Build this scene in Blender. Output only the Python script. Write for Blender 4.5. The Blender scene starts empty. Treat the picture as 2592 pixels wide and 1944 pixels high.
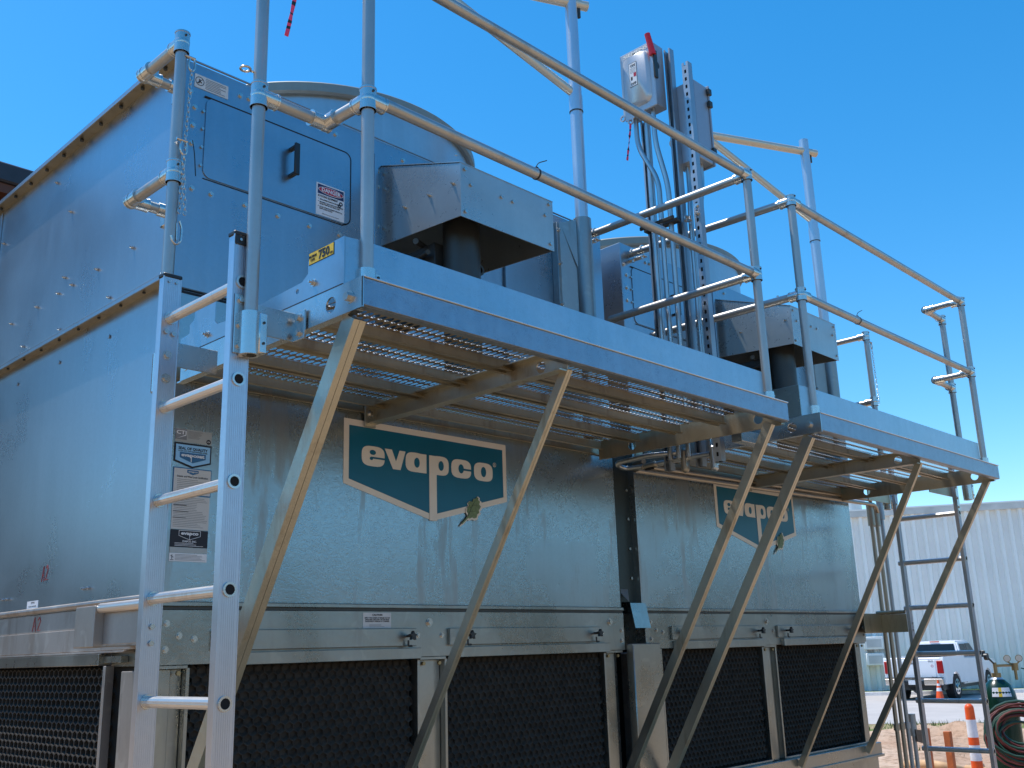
import bpy, bmesh, math, random
from mathutils import Vector, Matrix, noise
random.seed(7)
S = bpy.context.scene
COL = S.collection
R = math.radians

# ------------------------------------------------------------------ camera
def cam_matrix(yaw, pitch, roll):
    f = Vector((math.cos(pitch)*math.sin(yaw), math.cos(pitch)*math.cos(yaw), math.sin(pitch)))
    r = Vector((math.cos(yaw), -math.sin(yaw), 0)); u = r.cross(f)
    c, s = math.cos(roll), math.sin(roll)
    a = c*r + s*u; b = -s*r + c*u
    m = Matrix((a, b, -f)).transposed().to_4x4()
    return m
cd = bpy.data.cameras.new('camera'); cam = bpy.data.objects.new('camera', cd); COL.objects.link(cam)
cam.matrix_world = Matrix.Translation((-1.71, -3.45, 2.0)) @ cam_matrix(0.80515805, 0.26094206, -0.03107589)
cd.sensor_width = 36.0; cd.lens = 36.0*2525.4/2592.0; cd.clip_start = 0.05; cd.clip_end = 3000
S.camera = cam

# ------------------------------------------------------------------ world, sun
SUN = Vector((-0.5, 1.0, 2.65)).normalized()
w = bpy.data.worlds.new('World'); S.world = w; w.use_nodes = True
nt = w.node_tree; nt.nodes.clear()
sky = nt.nodes.new('ShaderNodeTexSky'); sky.sky_type = 'NISHITA'; sky.sun_disc = False
sky.sun_elevation = math.asin(SUN.z); sky.sun_rotation = math.atan2(SUN.x, SUN.y)
sky.air_density = 1.0; sky.dust_density = 0.25; sky.ozone_density = 2.5; sky.altitude = 100
hs = nt.nodes.new('ShaderNodeHueSaturation'); hs.inputs['Saturation'].default_value = 1.40; hs.inputs['Value'].default_value = 1.50; hs.inputs['Hue'].default_value = 0.4935
bg = nt.nodes.new('ShaderNodeBackground'); bg.inputs['Strength'].default_value = 0.15
out = nt.nodes.new('ShaderNodeOutputWorld')
nt.links.new(sky.outputs[0], hs.inputs['Color']); nt.links.new(hs.outputs[0], bg.inputs['Color']); nt.links.new(bg.outputs[0], out.inputs['Surface'])
sd = bpy.data.lights.new('sun', 'SUN'); sd.energy = 4.6; sd.angle = R(0.5); sd.color = (1.0, 0.955, 0.88)
so = bpy.data.objects.new('sun', sd); COL.objects.link(so); so.rotation_euler = SUN.to_track_quat('Z', 'Y').to_euler(); so.location = (0, 0, 30)
S.view_settings.view_transform = 'Standard'; S.view_settings.look = 'None'; S.view_settings.exposure = 0.0; S.view_settings.gamma = 1.0

# ------------------------------------------------------------------ materials
def new_mat(name):
    m = bpy.data.materials.new(name); m.use_nodes = True
    return m, m.node_tree, m.node_tree.nodes['Principled BSDF']
def ramp(nt, a, b, p0=0.3, p1=0.7):
    r = nt.nodes.new('ShaderNodeValToRGB'); e = r.color_ramp.elements
    e[0].position = p0; e[0].color = (*a, 1); e[1].position = p1; e[1].color = (*b, 1); return r
def mix(nt, fac, a, b, blend='MIX'):
    n = nt.nodes.new('ShaderNodeMix'); n.data_type = 'RGBA'; n.blend_type = blend
    for k, (sock, v) in enumerate(((n.inputs[0], fac), (n.inputs[6], a), (n.inputs[7], b))):
        if isinstance(v, (int, float)): sock.default_value = v if k == 0 else (v, v, v, 1)
        elif isinstance(v, tuple): sock.default_value = (*v, 1) if len(v) == 3 else v
        else: nt.links.new(v, sock)
    return n.outputs[2]
def noise_n(nt, scale, detail=4, vec=None, rough=0.55, dist=0.0):
    n = nt.nodes.new('ShaderNodeTexNoise'); n.inputs['Scale'].default_value = scale; n.inputs['Detail'].default_value = detail
    n.inputs['Roughness'].default_value = rough; n.inputs['Distortion'].default_value = dist
    if vec is not None: nt.links.new(vec, n.inputs['Vector'])
    return n.outputs['Fac']
def coords(nt, scale=(1, 1, 1)):
    t = nt.nodes.new('ShaderNodeTexCoord'); m = nt.nodes.new('ShaderNodeMapping'); m.inputs['Scale'].default_value = scale
    nt.links.new(t.outputs['Object'], m.inputs['Vector']); return m.outputs[0]
def maprange(nt, v, a, b, lo=0.0, hi=1.0):
    n = nt.nodes.new('ShaderNodeMapRange'); nt.links.new(v, n.inputs[0])
    n.inputs[1].default_value = lo; n.inputs[2].default_value = hi; n.inputs[3].default_value = a; n.inputs[4].default_value = b
    return n.outputs[0]
def bump(nt, h, strength, dist, normal=None):
    b = nt.nodes.new('ShaderNodeBump'); b.inputs['Strength'].default_value = strength; b.inputs['Distance'].default_value = dist
    nt.links.new(h, b.inputs['Height'])
    if normal is not None: nt.links.new(normal, b.inputs['Normal'])
    return b.outputs[0]

def galv(name, col, r0, r1, metal=0.92, crack=0.0, wave=0.0, dark=0.8, fine=0.15, stain=0.0, stain_col=(0.16, 0.11, 0.07), cs=38.0, smudge=0.0, lines_=0.0):
    """weathered zinc: cloudy tone, patchy gloss, faint vertical wash marks, fine crackle"""
    m, nt, p = new_mat(name)
    v = coords(nt); vs = coords(nt, (14, 14, 0.9))
    n1 = noise_n(nt, 2.1, 5, v, 0.6, 0.4); n2 = noise_n(nt, 1.0, 4, vs, 0.6); n3 = noise_n(nt, 55, 3, v)
    c = mix(nt, maprange(nt, n1, 0, 1, 0.3, 0.7), tuple(x*dark for x in col), col)
    c = mix(nt, maprange(nt, n2, 0.0, 0.35, 0.45, 0.75), c, tuple(min(1, x*1.12) for x in col))
    c = mix(nt, maprange(nt, n3, 0.0, 0.14, 0.35, 0.7), c, tuple(x*0.72 for x in col))
    rr = maprange(nt, mix(nt, 0.22, n1, n3), r0, r1, 0.35, 0.65)
    if smudge:
        n4 = noise_n(nt, 7.5, 2, v, 0.4, 1.5)
        sm = maprange(nt, n4, 0, smudge, 0.6, 0.66)
        c = mix(nt, sm, c, (0.62, 0.60, 0.56))
    if stain:
        n5 = noise_n(nt, 1.0, 5, coords(nt, (9, 9, 1.6)), 0.65, 0.2)
        st = maprange(nt, n5, 0, stain, 0.56, 0.68)
        c = mix(nt, st, c, stain_col); rr = mix(nt, st, rr, 0.65)
    nt.links.new(c, p.inputs['Base Color']); nt.links.new(rr, p.inputs['Roughness'])
    p.inputs['Metallic'].default_value = metal
    nb = bump(nt, n3, fine, 0.002)
    if wave: nb = bump(nt, n1, wave, 0.05, nb)
    if crack:
        vo = nt.nodes.new('ShaderNodeTexVoronoi'); vo.feature = 'DISTANCE_TO_EDGE'; vo.inputs['Scale'].default_value = cs
        nw = nt.nodes.new('ShaderNodeTexNoise'); nw.inputs['Scale'].default_value = 9; nw.inputs['Detail'].default_value = 4; nt.links.new(v, nw.inputs['Vector'])
        nt.links.new(mix(nt, 0.28, v, nw.outputs['Color']), vo.inputs['Vector'])
        nb = bump(nt, maprange(nt, vo.outputs['Distance'], 0, 1, 0, 0.12), crack, 0.003, nb)
        if lines_:
            ln = maprange(nt, vo.outputs['Distance'], lines_, 0, 0.0, 0.10); pm = maprange(nt, noise_n(nt, 22, 4, v), 0, 1, 0.42, 0.62)
            mm = nt.nodes.new('ShaderNodeMath'); mm.operation = 'MULTIPLY'; nt.links.new(ln, mm.inputs[0]); nt.links.new(pm, mm.inputs[1])
            nt.links.new(mix(nt, mm.outputs[0], c, tuple(x*0.45 for x in col)), p.inputs['Base Color'])
    nt.links.new(nb, p.inputs['Normal'])
    return m
def plain(name, col, rough=0.5, metal=0.0, var=0.15, scale=8.0, bmp=0.1):
    m, nt, p = new_mat(name); v = coords(nt); n = noise_n(nt, scale, 5, v)
    nt.links.new(mix(nt, maprange(nt, n, 0, 1, 0.3, 0.7), tuple(x*(1-var) for x in col), tuple(min(1, x*(1+var)) for x in col)), p.inputs['Base Color'])
    nt.links.new(maprange(nt, n, rough*0.85, min(1, rough*1.15)), p.inputs['Roughness']); p.inputs['Metallic'].default_value = metal
    if bmp: nt.links.new(bump(nt, noise_n(nt, scale*9, 3, v), bmp, 0.002), p.inputs['Normal'])
    return m

M = {}
M['wall'] = galv('galvanised_wall', (0.385, 0.435, 0.450), 0.22, 0.32, 0.93, crack=0.06, wave=0.03, dark=0.94, fine=0.12, stain=0.30, stain_col=(0.24, 0.17, 0.11))
M['side'] = galv('galvanised_side', (0.41, 0.45, 0.485), 0.26, 0.34, 0.90, crack=0.02, wave=0.01, dark=0.96, fine=0.10)
M['fan'] = galv('galvanised_fan_section', (0.37, 0.42, 0.47), 0.25, 0.35, 0.93, crack=0.05, wave=0.03, dark=0.86)
M['cowl'] = galv('galvanised_cowl', (0.50, 0.55, 0.58), 0.30, 0.42, 0.85, wave=0.05)
M['cowl_rim'] = galv('weathered_rim', (0.30, 0.31, 0.28), 0.45, 0.6, 0.6)
M['hood'] = galv('galvanised_hood', (0.50, 0.53, 0.52), 0.24, 0.34, 0.72, wave=0.03, fine=0.06)
M['fascia'] = galv('galvanised_fascia', (0.34, 0.385, 0.45), 0.28, 0.38, 0.93, crack=0.16, wave=0.03, cs=75, lines_=0.55)
M['toe'] = galv('galvanised_toe_board', (0.47, 0.52, 0.57), 0.26, 0.36, 0.95, crack=0.10, wave=0.03, cs=60, lines_=0.22)
M['edge'] = galv('bright_edge', (0.72, 0.74, 0.76), 0.25, 0.35, 0.9)
M['bracket'] = galv('bright_bracket_steel', (0.56, 0.58, 0.58), 0.22, 0.32, 0.92, smudge=0.10, fine=0.06)
M['under'] = galv('deck_steel', (0.44, 0.37, 0.26), 0.30, 0.44, 0.85, wave=0.03, stain=0.4)  # zinc for undersides, tan of dirt-bounced light kept in its base colour
M['band'] = galv('basin_band_steel', (0.38, 0.385, 0.36), 0.24, 0.36, 0.94, wave=0.04, smudge=0.14, stain=0.15)
M['sidebeam'] = galv('side_beam_steel', (0.46, 0.42, 0.39), 0.38, 0.5, 0.8, smudge=0.3, stain=0.4)
M['brace'] = galv('brace_steel', (0.56, 0.52, 0.42), 0.28, 0.42, 0.9, crack=0.15, stain=0.5, stain_col=(0.26, 0.17, 0.08), cs=70)
M['pipe'] = galv('galvanised_pipe', (0.50, 0.49, 0.47), 0.36, 0.46, 0.82, dark=0.82, stain=0.45, stain_col=(0.34, 0.27, 0.20), fine=0.05)
M['fitting'] = galv('bright_fitting', (0.70, 0.69, 0.66), 0.20, 0.32, 0.92, fine=0.08)
M['alu'] = galv('ribbed_aluminium', (0.60, 0.60, 0.64), 0.28, 0.38, 0.92, dark=0.94, fine=0.03)
M['rung'] = galv('aluminium_rung', (0.78, 0.74, 0.70), 0.30, 0.42, 0.8, dark=0.92, stain=0.4)
M['mast'] = galv('mast_paint', (0.58, 0.64, 0.70), 0.30, 0.42, 0.8, dark=0.9)
M['arm'] = galv('arm_steel', (0.66, 0.60, 0.50), 0.42, 0.5, 0.6, dark=0.92, fine=0.03)
M['socket'] = galv('socket_steel', (0.36, 0.38, 0.38), 0.34, 0.5, 0.85, smudge=0.12, stain=0.3)
M['strut'] = galv('strut_steel', (0.42, 0.45, 0.48), 0.34, 0.46, 0.85)
M['conduit'] = galv('conduit_steel', (0.58, 0.59, 0.59), 0.26, 0.38, 0.9)
M['conduit_old'] = galv('conduit_brownish', (0.44, 0.38, 0.30), 0.34, 0.46, 0.85)
M['swbox'] = galv('switch_paint', (0.55, 0.56, 0.58), 0.28, 0.36, 0.45, dark=0.95, fine=0.05)
M['jbox'] = galv('junction_box_paint', (0.36, 0.40, 0.45), 0.34, 0.44, 0.5, dark=0.95, fine=0.05)
M['dark'] = galv('dark_joint_sheet', (0.055, 0.065, 0.06), 0.30, 0.42, 0.6, dark=0.8)
M['teeth'] = galv('sunlit_teeth', (0.88, 0.87, 0.85), 0.4, 0.5, 0.1)  # deck steel whitened so the teeth look struck by sun
M['bolt'] = galv('zinc_bolt', (0.66, 0.64, 0.60), 0.2, 0.32, 0.92, fine=0.05)
M['black'] = plain('black_plastic', (0.018, 0.019, 0.021), 0.38)
M['rubber'] = plain('black_gasket', (0.01, 0.011, 0.015), 0.7)
M['louver'] = plain('louver_plastic', (0.048, 0.043, 0.037), 0.8, 0, 0.3, 30)
M['louver_edge'] = plain('louver_cell_edge', (0.060, 0.053, 0.047), 0.6, 0, 0.25, 30)
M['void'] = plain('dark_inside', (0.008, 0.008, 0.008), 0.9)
M['motor'] = galv('dark_motor_steel', (0.08, 0.08, 0.075), 0.35, 0.5, 0.7)
M['cream'] = plain('cream_vinyl', (0.74, 0.66, 0.56), 0.42, 0, 0.04)
M['teal'] = plain('teal_vinyl', (0.0, 0.110, 0.185), 0.30, 0, 0.10, 4)
M['white'] = plain('white_label', (0.78, 0.78, 0.80), 0.45, 0, 0.04)
M['paper'] = plain('paper_label', (0.60, 0.58, 0.56), 0.5, 0, 0.05)
M['silver'] = plain('foil_label', (0.44, 0.43, 0.41), 0.4, 0.3, 0.05)
M['ink'] = plain('black_ink', (0.012, 0.012, 0.02), 0.5)
M['greyink'] = plain('grey_ink', (0.22, 0.22, 0.23), 0.5)
M['navy'] = plain('navy_ink', (0.015, 0.02, 0.09), 0.45)
M['red'] = plain('red_ink', (0.45, 0.01, 0.035), 0.4)
M['redmark'] = plain('red_crayon', (0.42, 0.06, 0.07), 0.6)
M['yellow'] = plain('yellow_label', (0.78, 0.52, 0.035), 0.45, 0, 0.05)
M['sky_label'] = plain('light_blue_label', (0.30, 0.58, 0.86), 0.4, 0, 0.04)
M['blue_frame'] = plain('blue_label_frame', (0.03, 0.14, 0.30), 0.4)
M['leaf'] = plain('leaf_print', (0.15, 0.20, 0.085), 0.5, 0, 0.3, 60)
M['leafdark'] = plain('leaf_vein_print', (0.03, 0.05, 0.02), 0.5)
M['handle_red'] = plain('red_handle', (0.62, 0.012, 0.025), 0.35)
M['ribbon'] = plain('pink_ribbon', (0.85, 0.05, 0.16), 0.45, 0, 0.1)
M['rag'] = plain('pale_plastic_rag', (0.72, 0.66, 0.60), 0.6)
M['grass'] = plain('grass', (0.10, 0.16, 0.035), 0.8, 0, 0.5, 3, 0.5)
M['road'] = plain('pale_asphalt', (0.48, 0.44, 0.41), 0.85, 0, 0.1, 0.8, 0.3)
M['kerb'] = plain('pale_kerb', (0.85, 0.82, 0.78), 0.8)
M['clad'] = plain('white_cladding', (0.88, 0.84, 0.79), 0.6, 0, 0.04, 0.7, 0)
M['clad_trim'] = plain('weathered_eave_trim', (0.62, 0.58, 0.54), 0.5, 0, 0.2, 1.2, 0)
M['brown'] = plain('brown_soffit', (0.075, 0.025, 0.012), 0.6, 0, 0.2, 2)
M['darkroof'] = plain('dark_roof_edge', (0.018, 0.022, 0.035), 0.45, 0, 0.2)
M['carwhite'] = plain('white_car_paint', (0.88, 0.87, 0.88), 0.25, 0, 0.03, 2, 0)
M['glass'] = plain('dark_car_glass', (0.012, 0.016, 0.018), 0.06, 0, 0.1, 2, 0)
M['tyre'] = plain('tyre_rubber', (0.02, 0.02, 0.021), 0.8)
M['chrome'] = plain('chrome', (0.72, 0.72, 0.74), 0.12, 1.0, 0.03, 3, 0)
M['taillight'] = plain('tail_light_red', (0.40, 0.008, 0.012), 0.2, 0, 0.1, 2, 0)
M['orange'] = plain('orange_plastic', (0.86, 0.10, 0.012), 0.4)
M['reflect'] = plain('white_reflective_band', (0.80, 0.80, 0.82), 0.35)
M['green'] = plain('green_cylinder_paint', (0.005, 0.034, 0.020), 0.25, 0, 0.15)
M['brass'] = plain('brass', (0.36, 0.27, 0.14), 0.35, 0.8)
M['woods'] = plain('woods', (0.055, 0.068, 0.050), 0.9, 0, 0.5, 0.8, 0)
M['rust'] = plain('rust_orange_paint', (0.50, 0.13, 0.035), 0.65, 0, 0.25, 12)
M['hose_red'] = plain('red_hose', (0.15, 0.028, 0.022), 0.5)
M['hose_green'] = plain('green_hose', (0.018, 0.065, 0.042), 0.5)
M['hose_tan'] = plain('tan_hose', (0.66, 0.40, 0.20), 0.6)
for k_ in ('louver', 'louver_edge'): M[k_].node_tree.nodes['Principled BSDF'].inputs['Specular IOR Level'].default_value = 0.15
def dirt_mat():
    m, nt, p = new_mat('sandy_dirt'); v = coords(nt)
    n1 = noise_n(nt, 0.35, 6, v); n2 = noise_n(nt, 5, 8, v, 0.7)
    c = mix(nt, maprange(nt, n1, 0, 1, 0.35, 0.65), (0.52, 0.31, 0.19), (0.68, 0.50, 0.36))
    c = mix(nt, maprange(nt, n2, 0, 0.8, 0.47, 0.66), c, (0.27, 0.15, 0.08))
    nt.links.new(c, p.inputs['Base Color']); p.inputs['Roughness'].default_value = 0.95
    nt.links.new(bump(nt, n2, 0.9, 0.08), p.inputs['Normal']); return m
M['dirt'] = dirt_mat()
def soil():
    m, nt, p = new_mat('brown_soil'); v = coords(nt); n1 = noise_n(nt, 0.5, 6, v); n2 = noise_n(nt, 6, 8, v, 0.7)
    c = mix(nt, maprange(nt, n1, 0, 1, 0.35, 0.65), (0.40, 0.26, 0.14), (0.52, 0.36, 0.21)); c = mix(nt, maprange(nt, n2, 0, 0.7, 0.5, 0.75), c, (0.24, 0.15, 0.08))
    nt.links.new(c, p.inputs['Base Color']); p.inputs['Roughness'].default_value = 0.95; nt.links.new(bump(nt, n2, 0.9, 0.05), p.inputs['Normal']); return m
M['soil'] = soil()
def grassy_dirt():
    m, nt, p = new_mat('patchy_grass'); v = coords(nt)
    n1 = noise_n(nt, 0.9, 6, v, 0.7); n2 = noise_n(nt, 14, 6, v, 0.8)
    c = mix(nt, maprange(nt, n1, 0, 1, 0.42, 0.55), (0.16, 0.22, 0.05), (0.55, 0.38, 0.23))
    c = mix(nt, maprange(nt, n2, 0, 0.6, 0.5, 0.7), c, (0.06, 0.08, 0.02))
    nt.links.new(c, p.inputs['Base Color']); p.inputs['Roughness'].default_value = 0.95
    nt.links.new(bump(nt, n2, 0.9, 0.05), p.inputs['Normal']); return m
M['patchy'] = grassy_dirt()

# ------------------------------------------------------------------ mesh helpers
def V(*a): return Vector(a[0]) if len(a) == 1 else Vector(a)
class B:
    """collects shapes in world coordinates; out() links them as ONE object"""
    def __init__(s, *mats): s.bm = bmesh.new(); s.mats = list(mats) or ['bolt']
    def face(s, pts, mi=0):
        f = s.bm.faces.new([s.bm.verts.new(p) for p in pts]); f.material_index = mi; return f
    def box(s, x0, x1, y0, y1, z0, z1, mi=0, bev=0.0, mat=None):
        t = bmesh.new(); bmesh.ops.create_cube(t, size=1)
        for v in t.verts: v.co = Vector(((x0+x1)/2+v.co.x*(x1-x0), (y0+y1)/2+v.co.y*(y1-y0), (z0+z1)/2+v.co.z*(z1-z0)))
        if bev: bmesh.ops.bevel(t, geom=t.edges[:], offset=bev, segments=1, affect='EDGES', profile=0.5)
        if mat is not None: bmesh.ops.transform(t, matrix=mat, verts=t.verts)
        s._merge(t, mi)
    def _merge(s, t, mi):
        mp = {v: s.bm.verts.new(v.co) for v in t.verts}
        for f in t.faces:
            g = s.bm.faces.new([mp[v] for v in f.verts]); g.material_index = mi
        t.free()
    def tube(s, pts, r, seg=12, mi=0, caps=True, r_end=None, closed=False, soft=0.0, n=5):
        pts = [Vector(p) for p in pts]
        if soft: pts = round_path(pts, soft, n)
        N = len(pts); rings = []
        up = Vector((0, 0, 1)); d0 = (pts[1]-pts[0]).normalized()
        a = d0.cross(up)
        if a.length < 1e-3: a = d0.cross(Vector((0, 1, 0)))
        a.normalize()
        for i, p in enumerate(pts):
            if closed: d = (pts[(i+1) % N]-pts[i-1]).normalized()
            elif i == 0: d = (pts[1]-pts[0]).normalized()
            elif i == N-1: d = (pts[-1]-pts[-2]).normalized()
            else: d = ((pts[i+1]-p).normalized()+(p-pts[i-1]).normalized()).normalized()
            a = (a-d*a.dot(d)).normalized(); b = d.cross(a)
            rr = r if r_end is None else r+(r_end-r)*i/(N-1)
            rings.append([s.bm.verts.new(p+a*rr*math.cos(2*math.pi*k/seg)+b*rr*math.sin(2*math.pi*k/seg)) for k in range(seg)])
        for i in range(N if closed else N-1):
            q = rings[(i+1) % N]; p = rings[i]
            for k in range(seg):
                f = s.bm.faces.new((p[k], p[(k+1) % seg], q[(k+1) % seg], q[k])); f.material_index = mi
        if caps and not closed:
            s.bm.faces.new(rings[0][::-1]).material_index = mi; s.bm.faces.new(rings[-1]).material_index = mi
    def ring(s, p0, p1, r0, r1, seg=16, mi=0):
        """hollow short tube, outer r0 inner r1"""
        p0 = Vector(p0); p1 = Vector(p1); d = (p1-p0).normalized(); a = d.cross(Vector((0, 0, 1)))
        if a.length < 1e-3: a = d.cross(Vector((0, 1, 0)))
        a.normalize(); b = d.cross(a); L = []
        for p, r in ((p0, r1), (p0, r0), (p1, r0), (p1, r1)):
            L.append([s.bm.verts.new(p+a*r*math.cos(2*math.pi*k/seg)+b*r*math.sin(2*math.pi*k/seg)) for k in range(seg)])
        for i in range(4):
            for k in range(seg):
                s.bm.faces.new((L[i][k], L[i][(k+1) % seg], L[(i+1) % 4][(k+1) % seg], L[(i+1) % 4][k])).material_index = mi
    def sphere(s, c, r, mi=0, seg=12, sc=(1, 1, 1)):
        t = bmesh.new(); bmesh.ops.create_uvsphere(t, u_segments=seg, v_segments=seg//2+2, radius=r)
        for v in t.verts: v.co = Vector((v.co.x*sc[0], v.co.y*sc[1], v.co.z*sc[2]))+Vector(c)
        s._merge(t, mi)
    def prism(s, pts, vec, mi=0, cap_mi=None):
        pts = [Vector(p) for p in pts]; vec = Vector(vec)
        a = [s.bm.verts.new(p) for p in pts]; b = [s.bm.verts.new(p+vec) for p in pts]; n = len(a)
        s.bm.faces.new(a[::-1]).material_index = mi; s.bm.faces.new(b).material_index = mi if cap_mi is None else cap_mi
        for i in range(n): s.bm.faces.new((a[i], a[(i+1) % n], b[(i+1) % n], b[i])).material_index = mi
    def plate_hole(s, o, ux, uz, outline, holes, t, mi=0):
        """plate in plane (o, ux, uz) with round/polygon holes, thickness vector t (uses curve fill)"""
        loops = [outline]+holes
        cu = bpy.data.curves.new('tmp', 'CURVE'); cu.dimensions = '2D'; cu.fill_mode = 'BOTH'; cu.extrude = 0.5
        for lp in loops:
            sp = cu.splines.new('POLY'); sp.points.add(len(lp)-1)
            for i, (x, y) in enumerate(lp): sp.points[i].co = (x, y, 0, 1)
            sp.use_cyclic_u = True
        ob = bpy.data.objects.new('tmp', cu); me = bpy.data.meshes.new_from_object(ob)
        o = Vector(o); ux = Vector(ux); uz = Vector(uz); t = Vector(t)
        vs = [s.bm.verts.new(o+ux*v.co.x+uz*v.co.y+t*(v.co.z+0.5)) for v in me.vertices]
        for f in me.polygons:
            try: s.bm.faces.new([vs[i] for i in f.vertices]).material_index = mi
            except ValueError: pass
        bpy.data.objects.remove(ob); bpy.data.curves.remove(cu); bpy.data.meshes.remove(me)
    def text(s, body, size, o, ux, uz, mi=0, bold=0.0, align='LEFT', thick=0.0006, width=None, lines=None):
        cu = bpy.data.curves.new('tmp', 'FONT'); cu.body = body; cu.size = size; cu.align_x = align; cu.extrude = thick/2; cu.offset = bold*size
        cu.resolution_u = 2; cu.space_line = lines or 1.0
        ob = bpy.data.objects.new('tmp', cu); me = bpy.data.meshes.new_from_object(ob)
        o = Vector(o); ux = Vector(ux).normalized(); uz = Vector(uz).normalized(); nn = ux.cross(uz)
        k = 1.0
        if width:
            xs = [v.co.x for v in me.vertices]; k = width/(max(xs)-min(xs))
        vs = [s.bm.verts.new(o+ux*v.co.x*k+uz*v.co.y+nn*v.co.z) for v in me.vertices]
        for f in me.polygons:
            try: s.bm.faces.new([vs[i] for i in f.vertices]).material_index = mi
            except ValueError: pass
        bpy.data.objects.remove(ob); bpy.data.curves.remove(cu); bpy.data.meshes.remove(me)
    def bolt(s, p, n, r=0.009, h=0.008, washer=True, mi=0, stud=0.0):
        p = Vector(p); n = Vector(n).normalized()
        if washer: s.tube([p, p+n*0.002], r*1.5, 14, mi)
        s.tube([p+n*0.002, p+n*(0.002+h)], r, 6, mi)
        if stud: s.tube([p+n*h, p+n*(h+stud)], r*0.5, 8, mi)
    def out(s, name, parent=None, label=None, smooth=40):
        me = bpy.data.meshes.new(name)
        org = Vector((0, 0, 0))
        if parent is not None:
            q = parent
            while q is not None: org += q.location; q = q.parent
        bmesh.ops.recalc_face_normals(s.bm, faces=s.bm.faces[:])
        if parent is None and s.bm.verts:
            xs = [v.co for v in s.bm.verts]
            org = Vector(((min(v.x for v in xs)+max(v.x for v in xs))/2, (min(v.y for v in xs)+max(v.y for v in xs))/2, min(v.z for v in xs)))
        bmesh.ops.translate(s.bm, vec=-org, verts=s.bm.verts[:])
        s.bm.to_mesh(me); s.bm.free()
        for m in s.mats: me.materials.append(M[m])
        if smooth:
            me.polygons.foreach_set('use_smooth', [True]*len(me.polygons)); me.set_sharp_from_angle(angle=R(smooth))
        o = bpy.data.objects.new(name, me); COL.objects.link(o)
        if parent is not None: o.parent = parent
        else: o.location = org
        if label: o['label'] = label
        return o
def round_path(pts, rad, n):
    o = [pts[0]]
    for i in range(1, len(pts)-1):
        a, b, c = pts[i-1], pts[i], pts[i+1]
        d1 = (a-b); d2 = (c-b); rr = min(rad, d1.length*0.49, d2.length*0.49)
        p0 = b+d1.normalized()*rr; p2 = b+d2.normalized()*rr
        for k in range(n+1):
            t = k/n; o.append(p0*(1-t)**2+b*2*t*(1-t)+p2*t*t)
    o.append(pts[-1]); return o
def thing(name, label, cat, loc=(0, 0, 0), group=None):
    o = bpy.data.objects.new(name, None); COL.objects.link(o); o.location = loc; o.empty_display_size = 0.1
    o['label'] = label; o['category'] = cat
    if group: o['group'] = group
    return o
def tag(o, label, cat, group=None, kind=None):
    o['label'] = label
    if kind: o['kind'] = kind
    else: o['category'] = cat
    if group: o['group'] = group
    return o
def struct(o, kind='structure'): o['kind'] = kind; return o
def copy_tree(o, parent=None, off=None):
    c = o.copy(); COL.objects.link(c); c.parent = parent
    if off is not None: c.location = o.location+Vector(off)
    for ch in list(o.children): copy_tree(ch, c)
    return c
def circ(cx, cy, r, n=20): return [(cx+r*math.cos(2*math.pi*k/n), cy+r*math.sin(2*math.pi*k/n)) for k in range(n)]
NY = (0, -1, 0); NX = (-1, 0, 0); UX = (1, 0, 0); UZ = (0, 0, 1); UY = (0, -1, 0)   # on faces looking -X, text runs towards -Y
BOLTS = {}
def bolt_part(parent, p, n, r=0.009, h=0.008, washer=True, mat='bolt', stud=0.0, name='bolt'):
    key = (tuple(n), r, h, washer, mat, stud)
    org = Vector((0, 0, 0)); q = parent
    while q is not None: org += q.location; q = q.parent
    if key not in BOLTS:
        b = B(mat); b.bolt((0, 0, 0), n, r, h, washer, 0, stud)
        o = b.out(name); COL.objects.unlink(o); BOLTS[key] = o.data; 
        sh = o.location.copy(); bpy.data.objects.remove(o)
        for v in BOLTS[key].vertices: v.co += sh
    o = bpy.data.objects.new(name, BOLTS[key]); COL.objects.link(o); o.parent = parent; o.location = Vector(p)-org
    return o

# ------------------------------------------------------------------ ground, road, far setting
A0 = Vector((36.99, 15.25, 0)); U0 = Vector((0.527, -0.850, 0)).normalized(); N0 = Vector((-0.850, -0.527, 0)).normalized()
def strip(d0, d1, z0, s0=-60, s1=90): # sheet parallel to the warehouse wall, d measured from the wall towards the camera
    return [A0+U0*s0+N0*d0+V(0, 0, z0), A0+U0*s1+N0*d0+V(0, 0, z0), A0+U0*s1+N0*d1+V(0, 0, z0), A0+U0*s0+N0*d1+V(0, 0, z0)]
b = B('soil')
b.face([(-600, -600, 0), (600, -600, 0), (600, 600, 0), (-600, 600, 0)]); struct(b.out('ground', smooth=0))
b = B('road'); b.face(strip(2.6, 15.9, 0.012)); struct(b.out('road', smooth=0))
b = B('patchy'); b.face(strip(15.95, 18.2, 0.008)); struct(b.out('verge', smooth=0))
b = B('grass'); b.face(strip(0, 2.3, 0.06)); struct(b.out('lawn', smooth=0))
b = B('kerb')
q = strip(2.3, 2.62, 0.0); b.prism([q[0], q[1], q[2], q[3]], (0, 0, 0.13)); struct(b.out('kerb', smooth=0))
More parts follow.
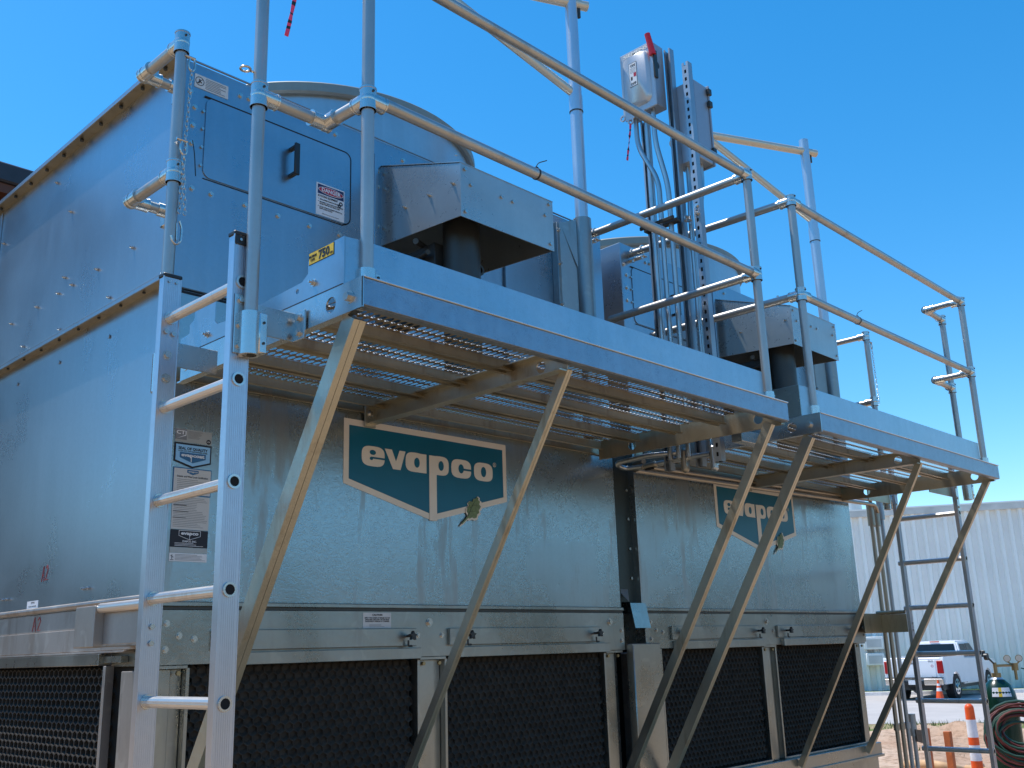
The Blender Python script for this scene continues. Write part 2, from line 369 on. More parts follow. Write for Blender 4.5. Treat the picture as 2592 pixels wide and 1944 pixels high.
# churned dirt in front of the road: a lumpy sheet lying on the ground
b = B('dirt'); nx, ny = 90, 60; g = []
for i in range(nx+1):
    row = []
    for j in range(ny+1):
        x = 7.0+i*22.0/nx; y = -6.0+j*20.0/ny
        e = min(i, nx-i, j, ny-j)/6.0; dw = (V(x, y, 0)-A0).dot(N0); e = min(e, (dw-17.5)/1.5); e = min(1, max(0, e))
        h = noise.fractal(V(x*0.9, y*0.9, 0.0), 0.9, 2.0, 5)
        far = max(0.0, min(1.0, (x-13)/6))
        row.append(b.bm.verts.new((x, y, -0.02*(1-e)+e*(0.03+(0.02+0.24*far)*max(0.0, h+0.15)))))
    g.append(row)
for i in range(nx):
    for j in range(ny): b.bm.faces.new((g[i][j], g[i+1][j], g[i+1][j+1], g[i][j+1]))
struct(b.out('dirt_mounds', smooth=60))
# sparse grass tufts on the verge
b = B('grass')
for k in range(2600):
    s_ = random.uniform(-16, 12); d_ = random.uniform(15.9, 18.0) if random.random() < 0.7 else random.uniform(18, 30)
    p = A0+U0*s_+N0*d_
    if random.random() > 0.35+0.65*noise.noise(p*0.8): continue
    z = 0.01
    for q in range(3):
        a = random.uniform(0, 6.28); h = random.uniform(0.04, 0.13); wv = V(math.cos(a), math.sin(a), 0)*0.012
        t = V(random.uniform(-.04, .04), random.uniform(-.04, .04), h); pp = p+V(random.uniform(-.05, .05), random.uniform(-.05, .05), z)
        b.face([pp-wv, pp+wv, pp+t])
o = b.out('grass_tufts', smooth=0); o['kind'] = 'stuff'; o['label'] = 'sparse green grass growing along the far edge of the dirt'

# warehouse
wh = thing('warehouse', 'long white corrugated metal warehouse behind the parked pickup truck', 'building', A0)
b = B('clad'); pitch = 0.40; s0, s1 = -30, 60; H = 6.85; k = s0; prof = []
while k < s1:
    prof += [(k, 0), (k+0.14, 0), (k+0.19, 0.15), (k+0.30, 0.15), (k+0.36, 0)]; k += pitch
prev = None
for (s_, d_) in prof:
    p = A0+U0*s_+N0*d_; a = b.bm.verts.new(p); c = b.bm.verts.new(p+V(0, 0, H))
    if prev: b.bm.faces.new((prev[0], a, c, prev[1]))
    prev = (a, c)
b.out('wall', wh, smooth=20)
b = B('clad'); q0 = A0+U0*s0-N0*0.15; q1 = A0+U0*s1-N0*0.15
b.prism([q0, q1, q1-N0*20, q0-N0*20], (0, 0, H)); b.out('building_body', wh, smooth=0)
b = B('clad_trim'); q0 = A0+U0*s0+N0*0.22; q1 = A0+U0*s1+N0*0.22
b.prism([q0+V(0, 0, 6.80), q1+V(0, 0, 6.80), q1-N0*0.30+V(0, 0, 6.80), q0-N0*0.30+V(0, 0, 6.80)], (0, 0, 0.24)); b.out('eave_trim', wh, smooth=0)
b = B('clad'); b.prism([q0+V(0, 0, 7.045), q1+V(0, 0, 7.045), q1-N0*22+V(0, 0, 7.6), q0-N0*22+V(0, 0, 7.6)], (0, 0, 0.06)); b.out('roof', wh, smooth=0)
b = B('swbox'); c = A0+U0*0.6-N0*1.0+V(0, 0, 7.0); b.tube([c, c+V(0, 0, 0.55)], 0.30, 16); b.tube([c+V(0, 0, 0.55), c+V(0, 0, 0.72)], 0.46, 16, r_end=0.30); b.out('roof_vent', wh)
for z, hh, lab, sz in ((1.62, 0.48, 'pale open-fronted box mounted high on the warehouse wall', 0.36), (1.02, 0.46, 'small white window air conditioner low on the warehouse wall', 0.34)):
    t = thing('wall_box', lab, 'wall box', A0+U0*0.55+N0*0.1+V(0, 0, z))
    rot = Matrix.Translation(A0+U0*0.55+N0*0.32+V(0, 0, z)) @ Matrix(((U0.x, -N0.x, 0, 0), (U0.y, -N0.y, 0, 0), (0, 0, 1, 0), (0, 0, 0, 1)))
    b = B('clad'); b.box(-sz, sz, -0.22, 0.22, 0, hh, 0, 0.02, rot); b.out('case', t)
    b = B('clad_trim'); b.box(-sz*0.75, sz*0.75, -0.235, -0.222, hh*0.15, hh*0.8, 0, 0, rot); b.out('grille', t)

# dark building top at far left
lb = thing('brown_building', 'dark roofed brown building rising behind the left side wall', 'building', (2, 8, 0))
b = B('darkroof'); b.box(-4.1, 8.0, 8, 18, 7.42, 7.66, 0, 0.02); b.out('roof_edge', lb, smooth=0)
b = B('brown'); b.box(-4.0, 7.9, 8.05, 17.9, 7.30, 7.415); b.out('soffit', lb, smooth=0)
b = B('brown'); b.box(-3.6, 7.5, 9.6, 17.5, 0, 7.295)
for k in range(36): b.box(-3.62, 7.52, 9.585, 9.598, 0.2*k+0.02, 0.2*k+0.19)
b.box(-3.64, -3.50, 9.57, 9.584, 0, 7.29); b.box(7.40, 7.54, 9.57, 9.584, 0, 7.29); b.out('wall', lb, smooth=0)

# unseen woods added behind and left of the viewer to darken the zinc's reflections
b = B('woods')
def wood_ring(r0, h0, a0, a1, n_):
    prev = None
    for i in range(n_+1):
        a = R(a0+(a1-a0)*i/n_); rr = r0+3*noise.noise(V(i*0.3, 1.0, 0)); h = h0*(0.85+0.35*noise.noise(V(i*0.35, 7.0, 0))+0.12*random.random())
        d = V(math.sin(a), math.cos(a), 0); col = []
        for k in range(7): 
            t_ = k/6; col.append(b.bm.verts.new(V(-1.7, -3.4, 0)+d*(rr+2.5*math.sin(t_*1.5)+random.uniform(-.5, .5))+V(0, 0, h*t_)))
        col.append(b.bm.verts.new(V(-1.7, -3.4, 0)+d*(rr+14)))
        if prev:
            for k in range(7): b.bm.faces.new((prev[k], col[k], col[k+1], prev[k+1]))
        prev = col
wood_ring(46, 7.4, 110, 345, 290); o = b.out('mirrored_woods', smooth=0); o['kind'] = 'stuff'; o['label'] = 'unseen low line of woods added behind the viewer for the metal to mirror'

# ------------------------------------------------------------------ cooling tower unit
UW = 2.68; UD = 2.55; OFF = 2.87
tower = thing('cooling_tower', 'nearer galvanised cooling tower cell left of the dark joint strip, with stickers beside the ladder', 'cooling tower', (UW/2, UD/2, 0))
def tb(x, z, n=NY, y=0.0, **k): return bolt_part(tower, (x, y, z), n, **k)
b = B('wall'); b.box(0, UW, 0, UD, 2.17, 3.40, 0, 0.004); b.out('casing', tower, smooth=0)
b = B('fan'); b.box(0.0, UW, 0.0, UD, 3.405, 4.40, 0, 0.004); b.out('fan_section', tower, smooth=0)
b = B('rubber'); b.box(0.01, 2.30, -0.002, 0.0, 3.385, 3.395); b.out('casing_joint', tower, smooth=0)
# fan cowl: flared cylinder with rolled rim
b = B('cowl'); cx, cy = 1.34, 1.0; seg = 96
def rings(prof, mi=0):
    L = [[b.bm.verts.new((cx+r*math.cos(2*math.pi*k/seg), cy+r*math.sin(2*math.pi*k/seg), z)) for k in range(seg)] for r, z in prof]
    for i in range(len(L)-1):
        for k in range(seg): b.bm.faces.new((L[i][k], L[i][(k+1) % seg], L[i+1][(k+1) % seg], L[i+1][k])).material_index = mi
rings([(0.885, 4.40), (0.885, 4.69), (0.872, 4.69), (0.872, 4.40)]); b.out('fan_cowl', tower, smooth=30)
b = B('cowl_rim'); rings([(0.884, 4.69), (0.905, 4.69), (0.918, 4.70), (0.918, 4.745), (0.908, 4.755), (0.865, 4.755), (0.865, 4.69), (0.884, 4.69)]); b.out('cowl_rim', tower, smooth=30)
b = B('motor'); b.tube([(cx, cy, 4.4), (cx, cy, 4.62)], 0.16, 20); b.out('fan_hub', tower)
for k in range(6):
    a = 2*math.pi*k/6+0.3; d = V(math.cos(a), math.sin(a), 0); e = V(-math.sin(a), math.cos(a), 0)
    b = B('motor'); c = V(cx, cy, 4.52)
    b.prism([c+d*0.14-e*0.08, c+d*0.84-e*0.12+V(0, 0, .03), c+d*0.84+e*0.12-V(0, 0, .02), c+d*0.14+e*0.08-V(0, 0, .05)], (0, 0, 0.012)); b.out('fan_blade', tower)
# access door on the fan section
door = B('fan'); 
def rrect(x0, x1, z0, z1, r, n=6):
    o = []
    for (cx_, cz_, a0) in ((x1-r, z1-r, 0), (x0+r, z1-r, 90), (x0+r, z0+r, 180), (x1-r, z0+r, 270)):
        for k in range(n+1):
            a = R(a0+90*k/n); o.append((cx_+r*math.cos(a), cz_+r*math.sin(a)))
    return o
outl = rrect(0.098, 0.836, 3.90, 4.262, 0.035)
door.prism([(x, -0.001, z) for x, z in outl], (0, -0.004, 0)); dr = door.out('access_door', tower, smooth=0)
b = B('rubber'); pts = [(x, -0.004, z) for x, z in outl]
sel = [p for p in pts if not (p[2] < 3.93 and p[0] < 0.79)]; sel = [p for p in sel if p[2] > 3.905 or p[0] > 0.80]
ix = [p for p in pts]
path = [(0.09, -0.004, 4.262)]+[(p[0], p[1], p[2]) for p in pts if p[2] > 4.2 and p[0] > 0.7][::-1]+[p for p in pts if p[2] < 3.95 and p[0] > 0.79][::-1]
b.tube(path, 0.0035, 6); b.out('gasket', tower)
b = B('rubber'); b.box(0.10, 0.80, -0.003, -0.0005, 3.892, 3.8945); b.out('door_seam', tower, smooth=0)
b = B('black')
b.box(0.497, 0.523, -0.062, -0.050, 4.028, 4.180, 0, 0.003); b.box(0.500, 0.520, -0.052, -0.005, 4.032, 4.046, 0, 0.002); b.box(0.500, 0.520, -0.052, -0.005, 4.160, 4.174, 0, 0.002)
hnd = b.out('handle', dr)
for x, z in [(0.026, 4.26), (0.049, 4.196), (0.045, 4.112), (0.044, 4.03), (0.056, 3.834), (0.141, 3.836), (0.298, 3.837), (0.254, 4.333), (0.296, 4.335), (0.458, 3.836), (0.619, 3.837), (0.781, 3.842), (1.154, 4.344), (0.75, 4.335), (1.55, 4.34), (1.9, 4.34), (2.2, 4.33)]:
    tb(x, z, r=0.0085, h=0.007)
for z in (4.191, 4.111, 4.028, 3.946): tb(0.087, z, r=0.0065, h=0.006, washer=False)
b = B('fan'); b.box(0.955, 0.975, -0.035, 0.0, 3.40, 4.30, 0, 0.002); b.out('stiffener', tower, smooth=0)
b = B('fan'); b.box(1.84, 1.856, -0.016, 0.0, 3.41, 4.36, 0, 0.002); b.out('panel_seam', tower, smooth=0)
# motor hood: sloping roof, open below
b = B('hood'); hx0, hx1, hy = 1.02, 1.62, -0.55; t = 0.004
P = lambda x, y, z: (x, y, z)
b.prism([(hx0, 0, 3.855), (hx0, 0, 4.262), (hx0, hy, 4.072), (hx0, hy, 3.823)], (t, 0, 0))
b.prism([(hx1, 0, 3.855), (hx1, 0, 4.262), (hx1, hy, 4.072), (hx1, hy, 3.823)], (-t, 0, 0))
b.prism([(hx0-0.001, hy, 3.820), (hx1+0.001, hy, 3.820), (hx1+0.001, hy, 4.076), (hx0-0.001, hy, 4.076)], (0, -t, 0))
b.prism([(hx0-0.003, hy-t-0.002, 4.074), (hx1+0.003, hy-t-0.002, 4.074), (hx1+0.003, 0, 4.266), (hx0-0.003, 0, 4.266)], (0, 0, t))
hood = b.out('motor_hood', tower, smooth=0)
for y in (-0.506, -0.348, -0.178): bolt_part(hood, (hx0, y, 3.990), NX, 0.0075, 0.007, True, 'bolt', 0.012)
for x, z in [(1.045, 4.05), (1.08, 3.986), (1.271, 3.989), (1.345, 3.989), (1.045, 3.848), (1.595, 4.055), (1.565, 3.99), (1.595, 3.851)]: bolt_part(hood, (x, hy-t, z), NY, 0.0085, 0.006, False)
for y in (-0.42, -0.2): bolt_part(hood, (hx0+0.1+y*0.0, y, 4.10-y*0.33*0.9+(-0.03)), (0, 0, 1), 0.008, 0.006, False)
for z in (4.233, 4.153, 3.95): tb(1.0, z, r=0.008, h=0.006)
b = B('motor'); b.tube([(1.20, -0.36, 3.14), (1.20, -0.36, 3.93)], 0.085, 24); b.tube([(1.20, -0.36, 3.93), (1.20, -0.36, 4.0)], 0.055, 20)
b.box(1.09, 1.15, -0.30, 0.0, 3.45, 3.80, 0, 0.004); b.tube([(1.02, -0.25, 3.80), (1.25, -0.12, 3.84)], 0.014, 10); b.tube([(1.05, -0.30, 3.74), (1.12, -0.02, 3.76)], 0.012, 10)
mo = b.out('fan_motor', tower)
b = B('motor'); b.ring((1.305, -0.37, 3.70), (1.305, -0.358, 3.70), 0.028, 0.017); b.tube([(1.27, -0.364, 3.70), (1.29, -0.364, 3.70)], 0.006, 8); b.out('lifting_eye', mo)
# ledger channel on the front wall
b = B('under'); b.box(0.02, UW-0.02, -0.006, -0.0005, 3.035, 3.150, 0, 0.001); b.box(0.02, UW-0.02, -0.05, -0.0065, 3.142, 3.150); b.box(0.02, UW-0.02, -0.016, -0.0065, 3.032, 3.040, 0, 0.001)
b.out('ledger', tower, smooth=0)
for x in (0.2, 0.474, 0.966, 1.463, 1.714, 1.963, 2.213, 2.472): tb(x, 3.088, y=-0.006, r=0.010, h=0.006, washer=False)
# basin band
b = B('band'); b.box(0.0, UW, -0.012, 0.3, 1.985, 2.179, 0, 0.002); b.box(0.0, UW, -0.018, 0.0, 2.190, 2.208, 0, 0.003)
bb = b.out('basin_band', tower, smooth=0)
b = B('motor'); b.box(0.0, UW, -0.008, 0.25, 2.1795, 2.1895); b.out('band_groove', tower, smooth=0)
KN = []
def knob(parent, x, z):
    k = B('black'); c = V(x, -0.060, z)
    pts = []
    for i in range(10):
        r = 0.021 if i % 2 == 0 else 0.011; a = 2*math.pi*i/10+0.3; pts.append(c+V(r*math.cos(a), 0, r*math.sin(a)))
    k.prism(pts, (0, -0.016, 0)); k.tube([V(x, -0.02, z), V(x, -0.062, z)], 0.006, 8); k.tube([V(x-0.006, -0.045, z-0.018), V(x-0.006, -0.045, z-0.042), V(x+0.014, -0.045, z-0.042)], 0.0045, 6, soft=0.006)
    return k.out('knob', parent)
for x0, x1, s0_, s1_ in ((0.23, 1.203, 0.23, 1.22), (1.40, 2.464, 1.43, 2.52)):
    b = B('band'); b.box(x0, x1, -0.030, -0.0125, 2.032, 2.106, 0, 0.002); pl = b.out('access_plate', tower, smooth=0)
    for x in (x0+0.098 if x0 > 1 else x0+0.10, x1-0.055): knob(pl, x, 2.074)
    b = B('band'); b.box(s0_+0.02, s1_, -0.040, -0.0125, 1.978, 2.024, 0, 0.002); b.out('cover_strip', tower, smooth=0)
for x in (1.289, 2.559): tb(x, 2.132, y=-0.012, r=0.013, h=0.010)
for x, z in [(1.223, 2.076), (1.363, 2.075), (2.49, 2.072), (2.655, 2.087), (2.653, 2.034), (0.05, 2.13), (0.16, 2.075), (0.05, 2.04), (0.10, 2.087)]: tb(x, z, y=-0.012, r=0.0085, h=0.006)
# louver panels with real honeycomb cells
def honeycomb(bm_b, o, ux, uz, nrm, W_, H_, px=0.044, pz=0.036, dep=0.03, slant=0.012, rim=0.86):
    """flattened hexagon cells seen end-on, cut off at the panel edge; light edges, dark inside"""
    o, ux, uz, nrm = V(o), V(ux), V(uz), V(nrm); wl = 0.0022
    nxc = int(W_/(px))+1; nzc = int(H_/(pz*0.5))+1
    hexv = [(0.0, 0.62), (0.5, 0.30), (0.5, -0.30), (0.0, -0.62), (-0.5, -0.30), (-0.5, 0.30)]
    for j in range(-1, nzc//1+1):
        for i in range(-1, nxc+1):
            cxx = (i+0.5*(j % 2))*px; czz = j*pz*0.92
            if czz > H_+pz: continue
            if not (0.4*px < cxx < W_-0.4*px and 0.4*pz < czz < H_-0.4*pz): continue
            outr = [(cxx+a*px*0.995, czz+c*pz*0.995) for a, c in hexv]; inn = [(cxx+a*px*rim, czz+c*pz*rim) for a, c in hexv]
            vo = [bm_b.bm.verts.new(o+ux*a+uz*c) for a, c in outr]; vi = [bm_b.bm.verts.new(o+ux*a+uz*c) for a, c in inn]
            vd = [bm_b.bm.verts.new(o+ux*a+uz*(c+slant)-nrm*dep) for a, c in inn]
            for k in range(6):
                l = (k+1) % 6
                bm_b.bm.faces.new((vo[k], vo[l], vi[l], vi[k])).material_index = 1
                bm_b.bm.faces.new((vi[k], vi[l], vd[l], vd[k])).material_index = 0
            bm_b.bm.faces.new(vd[::-1]).material_index = 0
def louver(parent, x0, x1, z0=1.30, z1=1.972, y=0.02):
    b = B('louver', 'louver'); honeycomb(b, (x0, y, z0), UX, UZ, NY, x1-x0, z1-z0, 0.040, 0.034, 0.013, 0.012, 0.93)
    lo = b.out('louver_panel', parent, smooth=0)
    f = B('band'); f.box(x0-0.014, x0, 0.0, 0.05, z0-0.01, z1+0.004, 0, 0.002); f.box(x1, x1+0.014, 0.0, 0.05, z0-0.01, z1+0.004, 0, 0.002)
    f.box(x0, x1, 0.0, 0.05, z0-0.012, z0, 0, 0.001); f.out('frame', lo, smooth=0); return lo
louver(tower, 0.157, 1.232); louver(tower, 1.405, 2.515)
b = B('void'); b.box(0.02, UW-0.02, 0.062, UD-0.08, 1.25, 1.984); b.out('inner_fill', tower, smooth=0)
def pillar(x0, x1):
    b = B('band'); b.box(x0, x0+(x1-x0)*0.62, 0.012, 0.06, 1.29, 1.972, 0, 0.002); b.box(x0+(x1-x0)*0.62, x1, 0.035, 0.06, 1.29, 1.972, 0, 0.002)
    b.box(x0-0.01, x1, -0.010, 0.055, 1.9725, 1.9845, 0, 0.001); o = b.out('pillar', tower, smooth=0)
    for x in (x0+0.02, x1-0.03): bolt_part(o, (x, 0.010, 1.957), NY, 0.009, 0.01, False, 'brass')
pillar(1.248, 1.389); pillar(2.531, 2.66); pillar(0.0, 0.142)
b = B('sidebeam'); b.box(-0.03, 0.0, 0.012, 0.15, 1.25, 1.97, 0, 0.003); b.out('corner_post', tower, smooth=0)
b = B('band'); b.box(0, UW, -0.035, 0.06, 1.20, 1.287, 0, 0.003); b.box(0, UW, -0.05, -0.035, 1.195, 1.21, 0, 0.001); b.out('sill', tower, smooth=0)
b = B('band'); b.box(0, UW, 0.0, UD, 0.12, 1.195, 0, 0.004); b.box(0.1, UW-0.1, 0.1, UD-0.1, 0, 0.125); b.out('basin', tower, smooth=0)
# logo: teal pentagon, cream border and heavy rounded lettering, oak leaf
def sup(cx_, cz_, w_, h_, n_=3.2, k=28):
    o = []
    for i in range(k):
        a = 2*math.pi*i/k; c, s_ = math.cos(a), math.sin(a)
        o.append((cx_+w_/2*math.copysign(abs(c)**(2/n_), c), cz_+h_/2*math.copysign(abs(s_)**(2/n_), s_)))
    return o
def flat(b, pts, y, mi, o=(0, 0), sc=1.0): b.prism([(o[0]+x*sc, y, o[1]+z*sc) for x, z in pts], (0, -0.0012, 0), mi)
def evapco(b, x0, z0, sc, y, ink, ground, stem=True, cap=0.0):
    """letters in a frame where the word is 0.80 wide, x-height 0.09"""
    f = lambda pts, lay, mi: flat(b, pts, y-0.0013*lay, mi, (x0, z0), sc)
    z = 0.0
    f(sup(0.0635, .045, .127, .09), 0, ink); f(sup(0.060, .062, .034, .022, 2), 1, ground); f([(.050, .034), (.130, .034), (.130, .042), (.050, .042)], 1.3, ground); f(sup(.052, .034, .018, .014, 2), 1.6, ground)
    f([(.128, .088), (.168, .088), (.192, .036), (.213, .088), (.247, .088), (.218, .0), (.175, .0)], 0, ink)
    f(sup(.304, .045, .112, .09), 0, ink); f([(.325, .0), (.372, .0), (.372, .088), (.325, .088)], 0.4, ink); f(sup(.314, .044, .032, .046, 2), 1.3, ground)
    f(sup(.455, .045, .112, .09), 0, ink)
    f([(.389, -.215 if stem else -.05), (.434, -.215 if stem else -.05), (.434, .088), (.389, .088)], 0.4, ink); f(sup(.462, .045, .032, .046, 2), 1.3, ground)
    f(sup(.592, .045, .128, .09), 0, ink); f(sup(.590, .045, .034, .044, 2), 1, ground); f([(.592, .038), (.660, .038), (.660, .047), (.592, .047)], 1.3, ground)
    f(sup(.739, .045, .126, .09), 0, ink); f(sup(.739, .045, .034, .050, 2), 1, ground)
def leafpts(cx_, cz_, s_):
    raw = [(-.62, -.95), (-.30, -.50), (-.36, -.30), (-.22, -.22), (-.30, .05), (-.16, .10), (-.26, .42), (-.05, .45), (-.05, .78), (.16, .72), (.30, 1.0), (.40, .72), (.56, .66), (.44, .40), (.62, .26), (.46, .08), (.60, -.12), (.36, -.22), (.34, -.46), (.08, -.40), (-.02, -.52), (-.20, -.52), (-.54, -.98)]
    return [(cx_+x*s_, cz_+z*s_) for x, z in raw]
b = B('cream', 'teal', 'leaf', 'leafdark')
flat(b, [(.820, 2.998), (.820, 2.713), (1.325, 2.585), (1.815, 2.712), (1.815, 2.999)], -0.001, 0)
flat(b, [(.848, 2.970), (.848, 2.734), (1.304, 2.618), (1.304, 2.970)], -0.0023, 1); flat(b, [(1.303, 2.970), (1.303, 2.80), (1.349, 2.80), (1.349, 2.970)], -0.0023, 1); flat(b, [(1.348, 2.970), (1.348, 2.619), (1.790, 2.733), (1.790, 2.970)], -0.0023, 1)
evapco(b, 0.915, 2.800, 1.0, -0.0036, 0, 1)
flat(b, [(x, z) for x, z in sup(1.732, 2.889, .022, .022, 2)], -0.0036, 0); flat(b, sup(1.732, 2.889, .017, .017, 2), -0.0050, 1); b.text('R', 0.016, (1.732, -0.0066, 2.8835), UX, UZ, 0, 0.01, 'CENTER')
LP = [(1855,1100),(1868,1112),(1866,1126),(1880,1138),(1872,1158),(1886,1176),(1874,1196),(1868,1200),(1872,1222),(1856,1232),(1850,1256),(1830,1262),(1814,1254),(1796,1262),(1784,1256),(1760,1280),(1738,1298),(1732,1292),(1760,1266),(1776,1248),(1784,1226),(1774,1206),(1778,1180),(1790,1166),(1784,1146),(1798,1132),(1820,1138),(1826,1116),(1842,1116)]
lf = [(1.602+(x-1855)*0.00083, 2.719-(y-1100)*0.00064+(x-1855)*0.00008) for x, y in LP]; cxl, czl = 1.575, 2.665
flat(b, [(cxl+(x-cxl)*1.20+0.002, czl+(z-czl)*1.12-0.004) for x, z in lf], -0.0064, 0); flat(b, lf, -0.0078, 2)
b.tube([(1.505, -0.0095, 2.592), (1.545, -0.0095, 2.628), (1.565, -0.0095, 2.665), (1.590, -0.0095, 2.70)], 0.0010, 5, 3)
for a, c in (((1.555, 2.645), (1.588, 2.648)), ((1.562, 2.658), (1.546, 2.680)), ((1.570, 2.675), (1.600, 2.678))): b.tube([(a[0], -0.0095, a[1]), (c[0], -0.0095, c[1])], 0.0007, 5, 3)
b.out('logo_sign', tower, 'teal pentagon logo sign with cream border and oak leaf', smooth=0)

# ---- second cell is a copy of the first, then each gets what is its own
tower2 = copy_tree(tower, None, (OFF, 0, 0))
tower2['label'] = 'farther galvanised cooling tower cell right of the dark joint strip, logo behind braces'
tower['group'] = tower2['group'] = 'cooling tower cells standing end to end'
# side wall of the first cell
b = B('side'); b.box(-0.004, 0.0, 0.005, UD, 2.21, 3.43, 0, 0.001); b.out('side_panel', tower, smooth=0)
b = B('side'); b.box(-0.004, 0.0, 0.0, UD, 3.445, 4.41, 0, 0.001); b.out('upper_side_panel', tower, smooth=0)
b = B('side', 'under'); b.box(-0.056, 0.0, 0.0, UD, 4.412, 4.422, 0, 0.001); b.box(-0.056, -0.050, 0.0, UD, 4.400, 4.412, 0, 0.001); b.box(-0.050, 0.0, 0.0, UD, 4.404, 4.411, 1); fl = b.out('top_flange', tower, smooth=0)  # underside strip uses the bounce-tan copy of the flange zinc
b = B('side', 'under'); b.box(-0.052, 0.0, 0.0, UD, 3.436, 3.444, 0, 0.001); b.box(-0.050, 0.0, 0.0, UD, 3.424, 3.4355, 1); b.box(-0.052, -0.046, 0.0, UD, 3.418, 3.436, 0, 0.001); f2 = b.out('middle_flange', tower, smooth=0)
b = B('side'); b.box(0, UW, -0.010, 0.0, 4.401, 4.407, 0, 0.001); b.out('front_top_edge', tower, smooth=0)
for k in range(12):
    y = 0.12+k*0.205
    bolt_part(fl, (-0.030, y, 4.403), (0, 0, -1), 0.009, 0.010, False, 'motor'); bolt_part(f2, (-0.028, y+0.06, 3.423), (0, 0, -1), 0.007, 0.006, False, 'motor')
for y, z in [(1.049, 4.073), (0.359, 3.673), (0.697, 3.677), (1.056, 3.743), (0.96, 3.679), (1.114, 3.68), (0.552, 3.506), (0.555, 3.469), (1.366, 3.68), (1.694, 3.678), (1.056, 3.488), (1.502, 3.513), (1.5, 3.474), (0.573, 2.288), (0.529, 2.288), (1.429, 2.292), (1.374, 2.291), (1.26, 4.30), (1.93, 4.19)]:
    bolt_part(tower, (-0.004, y, z), NX, 0.0075, 0.008, False, 'fitting', 0.010)
for y, z in [(0.524, 3.324), (1.032, 3.325), (1.526, 3.325), (2.02, 3.325)]: bolt_part(tower, (-0.004, y, z), NX, 0.009, 0.004, False, 'side')
b = B('side'); b.box(-0.012, -0.0045, 2.0, 2.04, 3.46, 4.39, 0, 0.001); b.out('side_seam', tower, smooth=0)
b = B('sidebeam'); b.box(-0.030, -0.0005, 0.0, UD, 2.045, 2.130, 0, 0.002); b.box(-0.018, -0.0005, 0.0, UD, 2.131, 2.205, 0, 0.002); b.tube([(-0.022, 0.0, 2.222), (-0.022, UD, 2.222)], 0.012, 10); b.box(-0.040, -0.001, 0.12, UD, 2.036, 2.043, 0, 0.001); b.out('side_beam', tower, smooth=30)
b = B('band'); b.box(-0.050, -0.001, 0.30, UD, 1.992, 2.034, 0, 0.002); b.box(-0.030, -0.001, 0.16, 0.30, 2.000, 2.024, 0, 0.001); b.out('side_cover_strip', tower, smooth=0)
b = B('louver', 'louver_edge'); honeycomb(b, (-0.006, 2.45, 1.28), (0, -1, 0), UZ, NX, 2.16, 0.70, 0.044, 0.031, 0.03); sl = b.out('louver_panel', tower, 'side honeycomb louver with pale cell edges', smooth=0)
b = B('sidebeam'); b.box(-0.035, 0.0, 0.27, 0.29, 1.27, 1.99, 0, 0.002); b.out('frame', sl, smooth=0)
b = B('sidebeam'); b.box(-0.03, 0.0, 0.0, UD, 1.18, 1.27, 0, 0.002); b.out('side_sill', tower, smooth=0)
# red crayon marks
b = B('redmark')
def mark(pts, r=0.0013): b.tube([(-0.0055, y, z) for y, z in pts], r, 5)
def a2(y, z, s_): # "A2", reading towards -Y
    mark([(y+.03*s_, z), (y+.012*s_, z+.075*s_), (y, z)]); mark([(y+.022*s_, z+.03*s_), (y+.005*s_, z+.032*s_)])
    mark([(y-.016*s_, z+.062*s_), (y-.030*s_, z+.078*s_), (y-.042*s_, z+.060*s_), (y-.016*s_, z+.004*s_), (y-.046*s_, z+.006*s_)])
a2(0.99, 2.345, 0.85); b.out('crayon_mark', tower, 'red handwritten A2 on the side wall', smooth=0)
b = B('redmark'); mark2 = [(-0.0195, 1.02, 2.135), (-0.0195, 1.0, 2.19), (-0.0195, 0.985, 2.135)]
for ln in ([(1.03, 2.137), (1.01, 2.195), (0.995, 2.137)], [(1.02, 2.157), (1.0, 2.158)], [(0.975, 2.182), (0.96, 2.195), (0.948, 2.18), (0.975, 2.140), (0.945, 2.141)]): b.tube([(-0.0195, y, z) for y, z in ln], 0.0013, 5)
b.out('crayon_mark', tower, 'red handwritten A2 on the brown beam', smooth=0)
# stickers on the front wall beside the ladder
def card(name, mats, x0, x1, z0, z1, y=-0.001): 
    b = B(*mats); b.box(x0, x1, y-0.0012, y, z0, z1); return b
def lines(b, x0, x1, z1, z0, n, mi, y, th=0.0022):
    for k in range(n):
        z = z1-(z1-z0)*(k+0.5)/n; e = x0+(x1-x0)*random.uniform(0.62, 1.0); b.box(x0, e, y-0.0006, y, z-th/2, z+th/2, mi)
yy = -0.0023
b = card('s', ('silver', 'greyink', 'white', 'ink'), 0.047, 0.197, 2.797, 2.847); b.box(0.047, 0.093, yy-0.0006, yy, 2.805, 2.845, 1); b.text('CTI', 0.020, (0.050, yy-0.001, 2.826), UX, UZ, 2, 0.02, width=0.040)
b.prism([(0.052, yy-0.0007, 2.808), (0.09, yy-0.0007, 2.822), (0.09, yy-0.0007, 2.826)], (0, -0.0004, 0), 2); lines(b, 0.098, 0.165, 2.842, 2.812, 7, 1, yy, 0.0016)
b.prism([(x, yy, z) for x, z in circ(0.184, 2.808, 0.0095, 16)], (0, -0.0006, 0), 3); b.text('CTI', 0.007, (0.178, yy-0.0012, 2.8055), UX, UZ, 2, 0.02); b.out('sticker', tower, 'silver certification sticker topmost on the front wall', smooth=0)
b = B('ink', 'sky_label', 'blue_frame', 'white'); 
pent = lambda x0, x1, z1, zs, zb: [(x0, z1), (x0, zs), ((x0+x1)/2, zb), (x1, zs), (x1, z1)]
flat(b, pent(0.046, 0.198, 2.794, 2.722, 2.700), -0.001, 0); flat(b, pent(0.052, 0.192, 2.787, 2.727, 2.707), -0.0023, 1)
